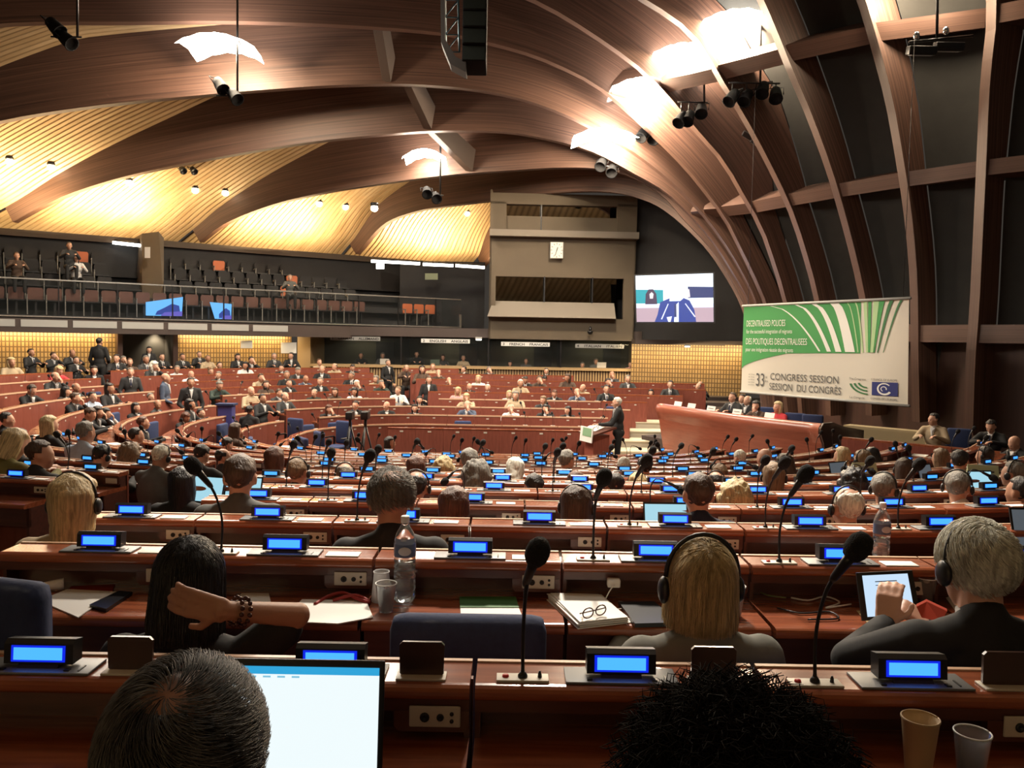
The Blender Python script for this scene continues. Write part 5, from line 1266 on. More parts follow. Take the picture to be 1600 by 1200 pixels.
def person(pose, loc, rz, hair, style, cloth, label, group=None, skin='light', sz=1.0, shirt=True, tie=False, phones=False, shirtc='white', face=True, hz=0.0):
    P = POSES[pose]; t = thing('person', label, 'person', loc, rz, group); t.scale = (sz, sz, sz)
    def add(n, me, m=None, Hm=None, par=t):
        o = lnk(n, me, par)
        if Hm is not None: o.matrix_local = Hm
        if m is not None and len(me.materials): o.material_slots[0].link = 'OBJECT'; o.material_slots[0].material = m
        return o
    b = add('body', P['body'], SKIN[skin])
    add('jacket' if cloth not in ('white', 'pink', 'red', 'light blue', 'blue') else 'top', P['jacket'], cloth_mat(cloth)); add('trousers', P['trousers'], cloth_mat('black'))
    if pose == 'stand': add('shoes', P['shoes'])
    if shirt: add('shirt', P['shirt'], cloth_mat(shirtc))
    if tie: add('tie', P['tie'])
    if hair != 'bald': add('hair', HAIRS[style], HC[hair], P['H'] @ Matrix.Rotation(hz, 4, 'Z'))
    elif style == 'bald' and face: add('hair', HAIRS['bald'], HC['grey'], P['H'])
    if face: add('eyes', P['eyes'], None, None, b); add('mouth', P['mouth'], None, None, b)
    if phones: add('headphones', m_phones, None, P['H'])
    return t

# every place somebody could sit
SEATS = []
for j in range(0, 13):
    r = rr(j) + 0.55
    for x, y, an, t in row_path(r, 52, FAR_END.get(j, 6.2) if j < 9 else -12, 0.08):
        if in_aisle(x, y, j, -0.1): continue
        z = floor_z(j, t); px, py = proj((x, y, z + 1.19))
        if -60 < px < 1660: SEATS.append((j, x, y, an, t, z, px, py))
for q in range(0, 60):   # the aisle steps and landings behind the last far row
    pass
taken = []
CODE_HAIR = {'k': 'black', 'd': 'dark', 'b': 'brown', 'r': 'red-brown', 'l': 'light brown', 'y': 'blond', 'g': 'grey', 'w': 'white', 'o': 'bald'}
CODE_CL = {'K': 'black', 'G': 'dark grey', 'N': 'navy', 'g': 'grey', 'B': 'brown', 'E': 'beige', 'W': 'white', 'R': 'red', 'P': 'pink', 'L': 'light blue', 'U': 'blue', 'O': 'olive', 'D': 'dark green', 'V': 'lavender', 'S': 'steel blue'}
PEOPLE = '''16,566,y,bob,E;50,551,d,short,K;80,555,b,short,G;109,551,d,bald,G;120,563,d,short,K;86,577,y,bob,R;82,588,o,bald,G;151,556,g,short,K;164,560,w,short,K;180,560,d,short,K;192,561,g,short,K
40,607,b,short,K;119,606,o,bald,G;110,621,b,short,K;94,611,k,long,K;146,620,d,short,L;110,645,b,short,K;142,643,d,bob,K;157,645,d,bob,W;77,664,y,bob,K;131,676,g,short,L;30,690,g,short,G;6,656,d,short,K;171,607,k,long,K
204,566,r,short,B;230,562,g,short,G;254,558,d,short,K;236,571,w,curly,G;276,577,g,short,W;294,584,o,none,W;330,580,l,bob,P;341,586,g,short,G;338,600,g,short,D;284,558,d,short,K;310,554,d,short,K;325,560,l,short,E;342,571,d,short,K;372,558,k,bob,K;382,571,k,long,W;392,562,d,short,K;391,611,o,none,E
211,637,k,long,K;235,621,g,short,K;243,632,g,bald,G;279,650,r,bob,K;312,646,d,short,N;308,632,k,bob,K;227,661,r,short,K;356,672,b,long,B;212,681,d,short,K
428,557,g,short,G;456,556,d,short,K;499,566,r,short,E;523,573,g,bald,E;549,573,d,short,K;461,578,g,short,G;502,577,o,bald,K;440,575,d,short,K;404,589,b,short,E;446,586,g,short,K;475,591,o,none,S;549,587,g,short,K;588,592,g,bob,E;414,601,b,bob,B;450,599,d,short,K;501,596,g,short,K;557,599,w,short,G;596,599,g,short,D;430,613,b,short,G;446,620,g,bald,G;491,614,g,bald,D;524,612,b,bob,B;555,612,k,bob,W;406,623,d,short,K;511,638,r,bob,K;556,633,d,short,K
636,574,o,bald,B;660,577,k,bob,B;676,573,l,short,E;685,582,g,bald,B;701,594,o,none,B;724,577,d,short,K;762,577,g,short,G;747,592,y,bob,W;714,611,y,long,P;734,603,o,none,K;762,606,w,short,N;729,620,y,bob,E;730,632,g,bald,S;627,610,l,short,W;656,625,k,long,K;650,638,k,long,K;606,634,o,none,K;797,616,y,bob,W;799,637,w,bald,W
806,618,g,bob,E;849,625,l,bob,G;865,613,r,short,K;904,612,g,bald,S;912,606,o,none,E;947,608,k,short,K;851,637,k,long,K;889,641,k,long,K;821,592,d,short,K;838,592,b,short,B;851,591,k,bob,K;854,580,d,short,K;885,590,b,bob,B;956,585,o,none,G;981,592,g,short,G;948,596,d,short,K;814,599,w,short,E
1018,614,k,long,B;1049,601,k,short,K;1093,604,g,bald,G;1115,601,o,bald,K
55,712,b,short,K;4,692,y,bob,O;140,713,k,short,K;185,710,l,curly,E;230,715,w,short,g;298,711,d,short,G;346,716,d,bald,G;372,746,b,short,g;340,694,d,short,K;288,757,k,long,K;120,788,y,bob,E
461,739,l,short,K;428,719,r,bob,G;540,743,g,bald,G;605,744,d,short,K;652,732,r,bob,B;687,733,y,curly,G;735,745,g,curly,U;646,763,d,bald,G;712,795,r,bob,B;797,735,w,bob,g;732,721,g,short,G
836,762,d,short,K;893,755,r,short,B;921,748,y,bob,E;905,793,b,long,K;967,762,d,short,K;994,758,y,bob,E;1007,730,k,short,K;893,721,g,short,g;1082,774,b,short,N;1113,756,d,bald,K;1130,742,l,long,E;1152,781,y,curly,E;976,729,w,short,G;1192,716,o,bald,B;1171,716,w,short,g
1220,747,l,bob,B;1246,726,b,bob,B;1315,713,y,bob,E;1329,757,k,curly,K;1353,720,l,bob,g;1379,712,k,bob,P;1415,736,b,long,P;1383,768,g,short,G;1335,795,w,bald,G;1511,764,g,short,W;1510,722,d,short,E;1540,712,d,bob,K;1598,770,d,short,K;1588,742,g,short,G;1470,716,l,bob,G'''
plist = []
for it in PEOPLE.replace('\n', ';').split(';'):
    a = it.split(','); plist.append((int(a[0]), int(a[1]), CODE_HAIR[a[2]], a[3], CODE_CL[a[4]]))
placed = []
PR = random.Random(11)
# apparent head widths of the nearer people, in pixels
WID = {(372, 746): 47, (120, 788): 58, (461, 739): 32, (540, 743): 30, (605, 744): 28, (646, 763): 40, (652, 732): 30, (687, 733): 26, (735, 745): 33, (712, 795): 48, (797, 735): 31, (836, 762): 38, (893, 755): 31,
       (921, 748): 25, (905, 793): 50, (967, 762): 38, (1082, 774): 47, (1113, 756): 30, (1130, 742): 27, (1152, 781): 42, (1220, 747): 40, (1329, 757): 40, (1383, 768): 38, (1335, 795): 54, (1511, 764): 39, (230, 715): 33,
       (55, 712): 36, (30, 690): 34, (131, 676): 30, (288, 757): 42, (1598, 770): 42, (1588, 742): 36, (994, 758): 30, (1415, 736): 30, (4, 692): 36}
for px, py, hair, style, cl in sorted(plist, key=lambda a: -a[1]):
    best = None; wd_ = WID.get((px, py))
    for s in SEATS:
        if abs(s[6] - px) > 26: continue
        c = abs(s[6] - px) + abs(s[7] - py) * 1.3
        if wd_: c = abs(s[6] - px) + abs(s[7] - py) * 0.25 + abs(s[2] - 219.0 / wd_) * 14
        if s[0] >= 11: continue
        if any((s[1] - q[0]) ** 2 + (s[2] - q[1]) ** 2 < 0.40 ** 2 for q in taken): continue
        if best is None or c < best[0]: best = (c, s)
    if best is None or best[0] > 40: print('no seat', px, py, best and best[0]); continue
    c, s = best; j, x, y, an, t, z, sx_, sy_ = s; taken.append((x, y))
    dz = (sy_ - py) * y / F; sz = max(0.93, min(1.07, (1.19 + dz) / 1.19)); z += max(-0.22, min(0.16, dz - (sz - 1) * 1.19))
    placed.append([px, py, hair, style, cl, j, x, y, an, t, z, sz])
from collections import Counter
groups = {}
for p in placed:
    rn, code = rowname(p[5], p[9]); groups.setdefault(rn, []).append(p)
used_lab = Counter()
for rn, L in groups.items():
    L.sort(key=lambda p: p[0])
    for i, p in enumerate(L):
        px, py, hair, style, cl, j, x, y, an, t, z, sz = p
        d = math.hypot(x, y); code = rowname(j, t)[1]
        pose = PR.choice(['upright', 'upright', 'reading', 'turned', 'chin on hand']) if code != 'N' else PR.choice(['upright', 'upright', 'turned', 'reading'])
        if (px, py) in ((372, 746), (1082, 774), (905, 793), (836, 762), (646, 763), (1335, 795), (120, 788), (712, 795)): pose = 'upright'
        if (px, py) == (356, 672): pose = 'chin on hand'
        where = '%s from left in %s' % (ORD[i + 1] if i + 1 < len(ORD) else 'far', rn)
        hd = 'bald person' if hair == 'bald' else '%s-haired person' % hair.replace(' ', '-')
        lab = '%s in %s, %s' % (hd, cl, where)
        woman = style in ('bob', 'long', 'curly', 'bun')
        person(pose, (x, y, z), an - PI / 2 + PR.uniform(-0.25, 0.25), hair, style if style != 'none' else 'none', cl, lab, 'seated audience, ' + rn,
               'tan' if PR.random() < 0.25 else 'light', sz, shirt=(cl in ('black', 'dark grey', 'navy', 'grey', 'steel blue')), tie=(not woman and PR.random() < 0.4 and code != 'N'),
               phones=(code == 'N' and PR.random() < 0.35) or (px, py) in ((230, 715), (646, 763), (461, 739), (1335, 795)), face=(code != 'N'))
print('people', len(placed))
# standing people and those away from the desks
def put(px, py, D, z, pose, face_to, hair, style, cl, lab, sz=None, **k):
    P = pw(px, py, D); 
    base = {'stand': 1.63}.get(pose, 1.19)
    if z is None: z = P.z - base
    s_ = (P.z - z) / base if sz is None else sz
    Q = Vector((P.x, P.y, z)); d = Vector(face_to) - Q
    return person(pose, Q, math.atan2(d.y, d.x) - PI / 2, hair, style, cl, lab, None, k.get('skin', 'light'), max(0.9, min(1.12, s_)), shirt=k.get('shirt', True), tie=k.get('tie', False))
put(155, 533, 23.0, 1.07, 'stand', (-12, 27, 1), 'dark', 'short', 'black', 'tall dark-haired man in black standing against the tiles at the far left', shirt=False)
put(233, 549, 25.2, 1.07, 'stand', (-5, 12, 1), 'black', 'long', 'black', 'long-haired woman in black standing in the recessed doorway')
put(204, 580, 19.8, None, 'stand', (-4, 10, 1), 'grey', 'short', 'dark grey', 'grey-haired man in dark suit standing in the left aisle by a desk end', tie=True)
put(258, 589, 18.8, None, 'stand', (0, 20, 1), 'bald', 'none', 'steel blue', 'bald man in blue-grey suit leaning at the left aisle', shirt=True)
put(298, 596, 18.2, None, 'stand', (0, 5, 1), 'dark', 'short', 'black', 'man in black suit standing in the aisle right of the bald man', skin='tan')
put(147, 577, 20.6, None, 'stand', (0, 5, 1), 'dark', 'long', 'black', 'dark-haired woman in black standing in the upper left aisle')
put(606, 566, 27.4, None, 'stand', (3, 20, 1), 'grey', 'short', 'black', 'grey-haired man in black standing at the top of the central far aisle')
put(670, 592, 23.0, None, 'stand', (0, 5, 1), 'brown', 'bob', 'black', 'woman in black standing in the central far aisle, hand at her chin')
put(390, 640, 17.2, None, 'stand', (-4, 25, 1), 'black', 'short', 'black', 'person in bulky black clothes standing right of the blue stand', shirt=False)
sp = Vector((pw(966, 700, 18.0).x, 18.0, 0))
POSES['speak'] = make_pose('speak', HM(0.05, 1.585, -0.12, 0, stand=True), [((-0.24, 0.16, 1.14), (-0.14, 0.44, 1.12), (0.0, 1, 0.1), upv), ((0.26, 0.16, 1.12), (0.18, 0.42, 1.06), (-.1, 1, 0), upv)], 0.05, True, 0.014)
person('speak', sp, math.radians(84), 'white', 'short', 'black', 'white-haired man in black suit speaking at the lectern', None, 'light', 1.045, tie=True)
# rostrum party
for px, py, D, hair, style, cl, lab in ((1145, 621, 18.5, 'brown', 'short', 'dark grey', 'brown-haired man in grey suit and tie seated at the rostrum'), (1160, 623, 19.8, 'dark', 'short', 'black', 'dark-haired person half hidden behind the rostrum men'),
                                 (1168, 626, 18.9, 'white', 'bald', 'black', 'white-haired man in black suit at the rostrum, second of the men'), (1187, 633, 17.6, 'dark', 'bob', 'brown', 'dark-haired woman in brown with hand raised at the rostrum'),
                                 (1216, 636, 16.8, 'blond', 'bob', 'red', 'blond woman in a red jacket seated at the rostrum')):
    put(px, py, D, None, 'upright' if px != 1187 else 'chin on hand', (-3, 12, 1), hair, style, cl, lab, 1.0, tie=(cl == 'dark grey'), shirt=cl != 'red')
put(1460, 655, 14.9, None, 'turned', (2, 8, 1), 'dark', 'short', 'beige', 'woman in beige jacket and glasses seated by the right wall with a clipboard', 1.0)
put(1553, 663, 14.3, None, 'reading', (2, 8, 1), 'dark', 'short', 'black', 'man in black suit and tie with glasses seated by the right wall', 1.0, tie=True)
put(1600, 690, 12.9, None, 'reading', (0, 12, 1), 'bald', 'none', 'black', 'bald man at the right edge bending over papers', 1.0)
put(608, 692, 15.2, None, 'upright', (10, 16, 1), 'dark', 'long', 'black', 'dark-haired woman in black in profile inside the central ring', 1.0)
# gallery visitors
for px, py, cl, hair, style, lab in ((119, 404, 'white', 'dark', 'long', 'woman in white blouse seated in the dark upper gallery'), (108, 384, 'dark grey', 'dark', 'short', 'man in dark clothes in the top gallery row, above the woman in white'),
                             (26, 400, 'brown', 'red-brown', 'short', 'person in brown at the far left of the upper gallery'), (453, 434, 'grey', 'grey', 'short', 'man in pale grey sitting alone in the right part of the gallery')):
    D = 38.38 / (1 - 0.674 * xr(px)) - 2.2 - (0.8 if py > 430 else 0)
    put(px, py, D, None, 'upright', (2, 5, 1), hair, style, cl, lab, 1.0, shirt=False)
# interpreters behind the booth glass
for i, (px, py, hair, cl) in enumerate(((564, 553, 'dark', 'black'), (598, 553, 'grey', 'grey'), (651, 551, 'dark', 'black'), (692, 556, 'brown', 'dark grey'), (724, 557, 'grey', 'beige'), (797, 566, 'dark', 'pink'), (822, 562, 'brown', 'grey'), (931, 562, 'grey', 'grey'), (985, 567, 'dark', 'pink'), (910, 568, 'grey', 'steel blue'))):
    put(px, py, 30.35, None, 'upright', (0, 10, 1), hair, 'bob' if i % 2 else 'short', cl, 'interpreter in %s seen behind the booth glass, %s from the left' % (cl, ORD[i + 1]), 0.95, shirt=False)
# booth odds and ends
for i, (px, py) in enumerate(((599, 562), (943, 573), (678, 562))):
    P = pw(px, 570, 29.25); P = Vector((P.x, by(P.x) + 0.15, 2.03)); t = thing('laptop', ['white laptop lid on the booth counter, leftmost', 'white laptop lid on the booth counter, rightmost', 'greenish laptop lid on the booth counter, middle'][i], 'laptop', P, 0, 'laptops on the booth counter')
    m_ = M_WHITE if i < 2 else mat('dull_green_lid', (0.10, 0.14, 0.11), 0.5)
    part('lid', MB().box(-0.17, 0.17, 0, 0.01, 0.01, 0.22, Matrix.Rotation(0.2, 4, 'X')), m_, t); part('base', MB().box(-0.17, 0.17, 0.0, 0.24, 0, 0.015), M_DARKMETAL, t)
# ------------------------------------------------------------------ the people of the two nearest rows, with modelled strands of hair
def strands(H, kind, n, seed, m, length=0.05, rad=0.0012, drop=-0.12, shell=None, bare=None):
    rg = random.Random(seed); mb = MB()
    c = Vector((0, -0.010, 0.034)); ER = Vector((0.087, 0.105, 0.098)); ax = Vector((0.0, -0.5, 0.87)).normalized()
    t1 = Vector((1, 0, 0)); t2 = ax.cross(t1)
    for q in range(n):
        al = math.acos(1 - rg.random() * 1.35); ph = rg.random() * 2 * PI
        d0 = ax * math.cos(al) + (t1 * math.cos(ph) + t2 * math.sin(ph)) * math.sin(al)
        if d0.y > 0.35 and d0.z < 0.45: continue
        if d0.z < -0.45: continue
        if abs(d0.x) > 0.8 and d0.z < -0.1 and d0.y > -0.3 and kind == 'short': continue
        if bare and bare(d0) > rg.random(): continue
        off = rg.random() * (0.010 if kind != 'curly' else 0.0); pts = []; L = length * (0.7 + 0.5 * rg.random()); sw = rg.uniform(-0.25, 0.25)
        if kind == 'curly':
            b = c + Vector((d0.x * ER.x, d0.y * ER.y, d0.z * ER.z)); r = 0.008 + 0.006 * rg.random(); p0 = rg.random() * 6; out = 0.05 + 0.06 * rg.random()
            u = d0.orthogonal().normalized(); v = d0.cross(u)
            pts = [b + d0 * out * k / 9 + Vector((0, 0, -0.02 * (k / 9) ** 2)) + u * r * math.cos(p0 + k * 1.25) + v * r * math.sin(p0 + k * 1.25) for k in range(10)]
        else:
            ns = 7; a = al; p = None; down = False; zt_ = 0
            for k in range(ns):
                pq = ph + sw * k / ns + (1.3 * (a - al) if kind == 'short' else 0); dd = ax * math.cos(a) + (t1 * math.cos(pq) + t2 * math.sin(pq)) * math.sin(a)
                if kind == 'long' and p is not None and (down or dd.z < 0.0):
                    zt_ = (drop * (0.78 + 0.26 * rg.random())) if not down else zt_; down = True; p = p + Vector((rg.uniform(-.003, .003), rg.uniform(-.002, .002) + 0.002, (zt_ - p.z) / max(1, ns - k)))
                else:
                    f = 1.0 + off * 6 + (0.10 * (k / ns) if kind == 'short' else 0.03)
                    p = c + Vector((dd.x * ER.x, dd.y * ER.y, dd.z * ER.z)) * f
                    a += (L / 0.1) / ns if kind == 'short' else max(0.14, (1.7 - al) / 4)
                pts.append(p.copy())
        mb.tube(pts, [rad] * (len(pts) - 1) + [rad * 0.35], 3, H, False)
    if shell: mb.add([H @ p for p in shell.v], shell.f, None, True)
    return mb.mesh('hair', m)
def hero(pose, loc, rz, cloth, label, hair_me, skin='light', sz=1.0, phones=None, shirt=False, shirtc='white'):
    P = POSES[pose]; t = thing('person', label, 'person', loc, rz); t.scale = (sz,) * 3
    def add(n, me, m=None):
        o = lnk(n, me, t)
        if m is not None: o.material_slots[0].link = 'OBJECT'; o.material_slots[0].material = m
        return o
    b = add('body', P['body'], SKIN[skin]); add('jacket' if pose != 'arm up' else 'top', P['jacket'], cloth_mat(cloth)); add('trousers', P['trousers'], cloth_mat('black'))
    lnk('eyes', P['eyes'], b); lnk('mouth', P['mouth'], b)
    if shirt: add('shirt', P['shirt'], cloth_mat(shirtc))
    add('hair', hair_me)
    if phones: o = lnk('headphones', m_phones, t); o.matrix_local = P['H'] @ phones
    return t
def at(px, D, z): p = pw(px, 900, D); return Vector((p.x, D, z))
F0z = floor_z(12, 0); F1z = floor_z(11, 0); F2z = floor_z(10, 0)
CC['jacket grey'] = (0.17, 0.17, 0.148); CC['tee black'] = (0.010, 0.010, 0.011)
ARMS_UP = [((-0.27, 0.12, 0.80), (-0.13, 0.36, 0.905), (0.3, 1, 0), upv), ((0.27, 0.12, 0.80), (0.13, 0.36, 0.905), (-0.3, 1, 0), upv)]
POSES['fine'] = make_pose('fine', HM(0.0, 1.185), ARMS_UP, fine=0.008)
POSES['fine lean'] = make_pose('fine lean', HM(0.10, 1.185, -0.25), [((-0.27, 0.20, 0.80), (-0.13, 0.44, 0.905), (0.3, 1, 0), upv), ((0.27, 0.20, 0.80), (0.13, 0.44, 0.905), (-0.3, 1, 0), upv)], 0.10, fine=0.008)
POSES['arm up'] = make_pose('arm up', HM(0.05, 1.185, -0.3, 0.15), [((-0.26, 0.14, 0.80), (-0.12, 0.38, 0.905), (0.3, 1, 0), upv), ((0.315, -0.01, 1.13), (0.165, -0.155, 1.19), (-1, 0.0, 0.22), (0, -1, 0.1))], 0.05, fine=0.0055, short=(1, -1), curl=0.30)
POSES['hand raised'] = make_pose('hand raised', HM(0.05, 1.185, -0.15, 0.12), [((-0.29, 0.14, 0.90), (-0.115, 0.30, 0.945), (0.25, 0.35, 1), (-0.5, -0.8, 0.2)), ((0.27, 0.20, 0.84), (0.05, 0.36, 0.93), (-.8, .5, .4), (0, -.5, .8))], 0.05, fine=0.0065)

sh_short = hair_mesh('short', 34, 26, rough=0.006); sh_bob = hair_mesh('bob', 34, 26, rough=0.005)
# man at the laptop, bottom left
H = POSES['fine']['H']
bald_crown = lambda d: (0.93 if d.z > 0.55 and d.y > -0.75 else 0.0)
m1 = strands(H, 'short', 9500, 1, grain('hair_salt_pepper', (0.015, 0.013, 0.012), (0.16, 0.15, 0.14), (40, 40, 8), 0.45), 0.045, 0.0005, bare=lambda d: 0.45 * max(0, min(1, (d.z - 0.35) * 2)), shell=None)
sh = hair_mesh('bald', 34, 26, rough=0.004); sh.v = [H @ p for p in sh.v]
pz_ = 3.05 - (1050 - 521) / F * 0.93 - 0.135 - 1.185
hero('fine', at(284, 0.93, pz_), 0.05, 'dark grey', 'grey-haired man with thinning crown seen from behind at the glowing laptop, bottom left', m1, 'tan', 1.0)
hm_ = sh.mesh('hair', HC['dark']); lnk('hair', hm_, bpy.data.objects[[o.name for o in COL.objects if o.name.startswith('person')][-1]])
# curly-haired person, bottom centre-right
m2 = strands(POSES['fine']['H'], 'curly', 8500, 2, mat('soft_black_curls', (0.011, 0.009, 0.008), 0.95, spec=0.08), 0.06, 0.0010, shell=hair_mesh('curly', 40, 30, rough=0.02))
hero('fine', at(1165, 1.02, 3.05 - (1088 - 536) / F * 1.02 - 0.20 - 1.185), 0.0, 'black', 'person with big dark curly hair seen from behind, bottom right of centre', m2, 'dark')
# woman with her hand on her head
m3 = strands(POSES['arm up']['H'], 'long', 5200, 3, HC['black'], 0.05, 0.0010, drop=-0.15, shell=sh_bob)
w3 = hero('arm up', at(284, 2.12, 3.05 - (851 - 521) / F * 2.12 - 0.135 - 1.185), 0.0, 'tee black', 'black-haired woman in black top holding the back of her head, second row left', m3, 'tan')
for k, q in enumerate(((0.190, -0.131, 1.180), (0.206, -0.118, 1.174))):
    d = (Vector((0.315, -0.01, 1.13)) - Vector((0.165, -0.155, 1.19))).normalized(); Mx = d.to_track_quat('Z', 'Y').to_matrix().to_4x4(); Mx.translation = Vector(q)
    mb = MB()
    for i in range(14): a = 2 * PI * i / 14; mb.ell(Mx @ Vector((0.034 * math.cos(a), 0.034 * math.sin(a), 0)), (0.0062,) * 3, 8, 6)
    lnk('bead_bracelet', mb.mesh('bead_bracelet', mat('dark_beads', (0.05, 0.012, 0.01), 0.25)), w3, 'dark red-brown bead bracelet')
# blonde with headphones
m4 = strands(POSES['fine']['H'], 'long', 6500, 4, HC['blond'], 0.05, 0.0009, drop=-0.105, shell=hair_mesh('bob', 34, 26, rough=0.005, dropk=0.35))
hero('fine', at(1098, 2.14, 3.05 - (846 - 535) / F * 2.14 - 0.135 - 1.185), 0.08, 'jacket grey', 'blond person with chin-length hair, headphones and grey jacket, second row', m4, 'light', 1.0, Matrix.Diagonal((1.10, 1, 1.10, 1)))
# white-haired man
m5 = strands(POSES['hand raised']['H'], 'short', 5200, 5, HC['white'], 0.055, 0.0010, shell=sh_short)
hero('hand raised', at(1543, 2.10, 3.05 - (838 - 543) / F * 2.10 - 0.135 - 1.185), 0.0, 'black', 'white-haired man in black suit with headset holding a tablet, second row right', m5, 'light', 1.02, Matrix.Diagonal((1.04, 1, 1.02, 1)), True)
# man behind the water bottle
m6 = strands(POSES['fine lean']['H'], 'short', 4200, 6, HC['grey'], 0.03, 0.0009, bare=lambda d: 0.6 * max(0, min(1, (d.z - 0.45) * 2)))
hero('fine lean', at(609, 3.17, 3.05 - (767 - 526) / F * 3.17 - 0.135 - 1.185), 0.1, 'black', 'man with thinning grey-brown hair behind the tall water bottle, third row', m6, 'tan', 1.06, None)

# ------------------------------------------------------------------ chairs
def rb(x0, x1, y0, y1, z0, z1, b): return MB().box(x0, x1, y0, y1, z0, z1, None, b)
ch_back = MB().box(-0.208, 0.208, -0.055, 0.04, 0.50, 1.0, None, 0.04)
m_cb = ch_back.mesh('backrest', M_BLUE); m_cs = rb(-0.22, 0.22, 0.0, 0.42, 0.42, 0.49, 0.03).mesh('seat', M_BLUE)
m_cp = MB().tube([(0, 0.2, 0.05), (0, 0.2, 0.42)], 0.03, 10).mesh('post', M_DARKMETAL); st = MB()
for k in range(5): a = 2 * PI * k / 5; st.tube([(0, 0.2, 0.06), (0.24 * math.cos(a), 0.2 + 0.24 * math.sin(a), 0.03)], 0.018, 6)
m_ct = st.mesh('foot', M_DARKMETAL); m_ca = MB().box(-0.25, -0.21, 0.05, 0.33, 0.64, 0.67, bev=0.01).box(0.21, 0.25, 0.05, 0.33, 0.64, 0.67, bev=0.01).box(-0.25, -0.22, 0.02, 0.06, 0.46, 0.65).box(0.22, 0.25, 0.02, 0.06, 0.46, 0.65).mesh('armrest', M_BLACK)
CHAIR = [('backrest', m_cb, []), ('seat', m_cs, []), ('post', m_cp, [('foot', m_ct, [])]), ('armrest', m_ca, [])]
def chair(x, y, z, rz, label, group=None, sz=1.0): return spawn_thing('conference_chair', CHAIR, label, 'chair', (x, y, z), rz, group, None, (1, 1, sz))
p = pw(733, 960, 2.12); chair(p.x, 2.10, F1z, 0.0, 'empty blue upholstered chair behind the microphone in the second row', None, 1.03)
p = pw(20, 940, 1.98); chair(p.x - 0.09, 1.98, F1z, -0.25, 'dark blue chair back cut off at the left edge, second row', None, 1.15)
p = pw(1185, 1040, 1.95); chair(p.x, 1.93, F1z, 0.05, 'blue chair under the blond person in the grey jacket', None, 0.965)
p = pw(1530, 1040, 1.95); chair(p.x, 1.93, F1z, -0.05, 'blue chair under the white-haired man in black', None, 0.965)
RC = random.Random(5); nchair = 0
for u in INDIV:
    j, x, y, an, t, sc, px, py = u
    if j >= 11: continue
    sx = x - math.cos(an) * 0.62; sy = y - math.sin(an) * 0.62
    if any((sx - q[0]) ** 2 + (sy - q[1]) ** 2 < 0.38 ** 2 for q in taken): continue
    if j == 10 and abs(sx + 0.48) < 0.35: continue
    if RC.random() < (0.5 if t < 0.05 else 0.22 if t < 0.6 else 0.08) and nchair < 90:
        rn, code = rowname(j, t); nchair += 1
        chair(sx - math.cos(an) * 0.1, sy - math.sin(an) * 0.1, floor_z(j, t), an - PI / 2 + RC.uniform(-.2, .2), 'empty blue upholstered chair in the %s' % rn, 'empty blue chairs, ' + rn)
for px, py, D, rz, lab in ((461, 668, 17.0, 2.6, 'large empty blue chair at a row end left of the ring'), (537, 672, 17.2, 2.6, 'small blue chair left of the barrier panels'), (498, 690, 15.6, 2.2, 'blue chair inside the ring, upper of a pair'), (472, 700, 14.8, 2.2, 'blue chair inside the ring, lower of a pair')):
    P = pw(px, py, D); chair(P.x, D, P.z - 0.8, rz, lab, None, 1.0)
for px, D, lab in ((1198, 18.0, 'blue chair back between the two women at the rostrum'), (1242, 16.6, 'empty blue chair behind the rostrum, left one'), (1270, 16.3, 'empty blue chair behind the rostrum, right one'), (1500, 15.2, 'wide blue chair between the woman and the man by the right wall')):
    P = pw(px, 650, D); chair(P.x, D, 0.62 if px < 1400 else 0.5, 2.7, lab, None, 1.0)
P = pw(354, 640, 17.6); t = thing('blue_stand', 'tall narrow violet-blue stand in the left aisle', 'stand', (P.x, 17.6, P.z - 1.0)); part('column', MB().box(-0.16, 0.16, -0.12, 0.12, 0, 1.1, bev=0.02), mat('violet_blue', (0.05, 0.05, 0.22), 0.6), t); part('tray', MB().box(-0.2, 0.2, -0.15, 0.15, 1.1, 1.14), M_BLUE, t)
# camera tripods in the ring
for px, D, lab in ((547, 16.6, 'left camera tripod inside the ring'), (571, 15.8, 'right camera tripod inside the ring')):
    P = pw(px, 655, D); t = thing('camera_tripod', 'black ' + lab, 'tripod', (P.x, D, 0)); h = P.z - 0.1
    for k in range(3): a = 2 * PI * k / 3 + 0.4; part('leg', MB().tube([(0, 0, h), (0.32 * math.cos(a), 0.32 * math.sin(a), 0)], 0.018, 6), M_BLACK, t)
    part('head', MB().tube([(0, 0, h - 0.1), (0, 0, h + 0.1)], 0.03, 8), M_BLACK, t); part('camera_body', MB().box(-0.07, 0.07, -0.16, 0.16, h + 0.1, h + 0.26, bev=0.02).lathe([(0.05, 0), (0.05, 0.1)], 10, Matrix.Translation((0, 0.16, h + 0.18)) @ Matrix.Rotation(-PI / 2, 4, 'X')), M_BLACK, t)

# ------------------------------------------------------------------ things on the near desks
def pz(px, py, z):
    d = ray(px, py); k = (z - EYE.z) / d.z; return EYE + d * k
W1 = F1z + 0.873; W0 = F0z + 0.873; W2 = F2z + 0.873
def flat(name, label, cat, corners, z, m, th=0.002, group=None, curl=0.0):
    q = [pz(px, py, z) for px, py in corners]; n = len(q); c = sum(q, Vector()) / n
    vs = [v - c for v in q]; mb = MB().add([v + Vector((0, 0, 0.0005)) for v in vs] + [v + Vector((0, 0, th)) for v in vs], [list(range(n))[::-1], list(range(n, 2 * n))] + [(i, (i + 1) % n, n + (i + 1) % n, n + i) for i in range(n)])
    o = lnk(name, mb.mesh(name, m), None, label, cat, group, None, c); return o
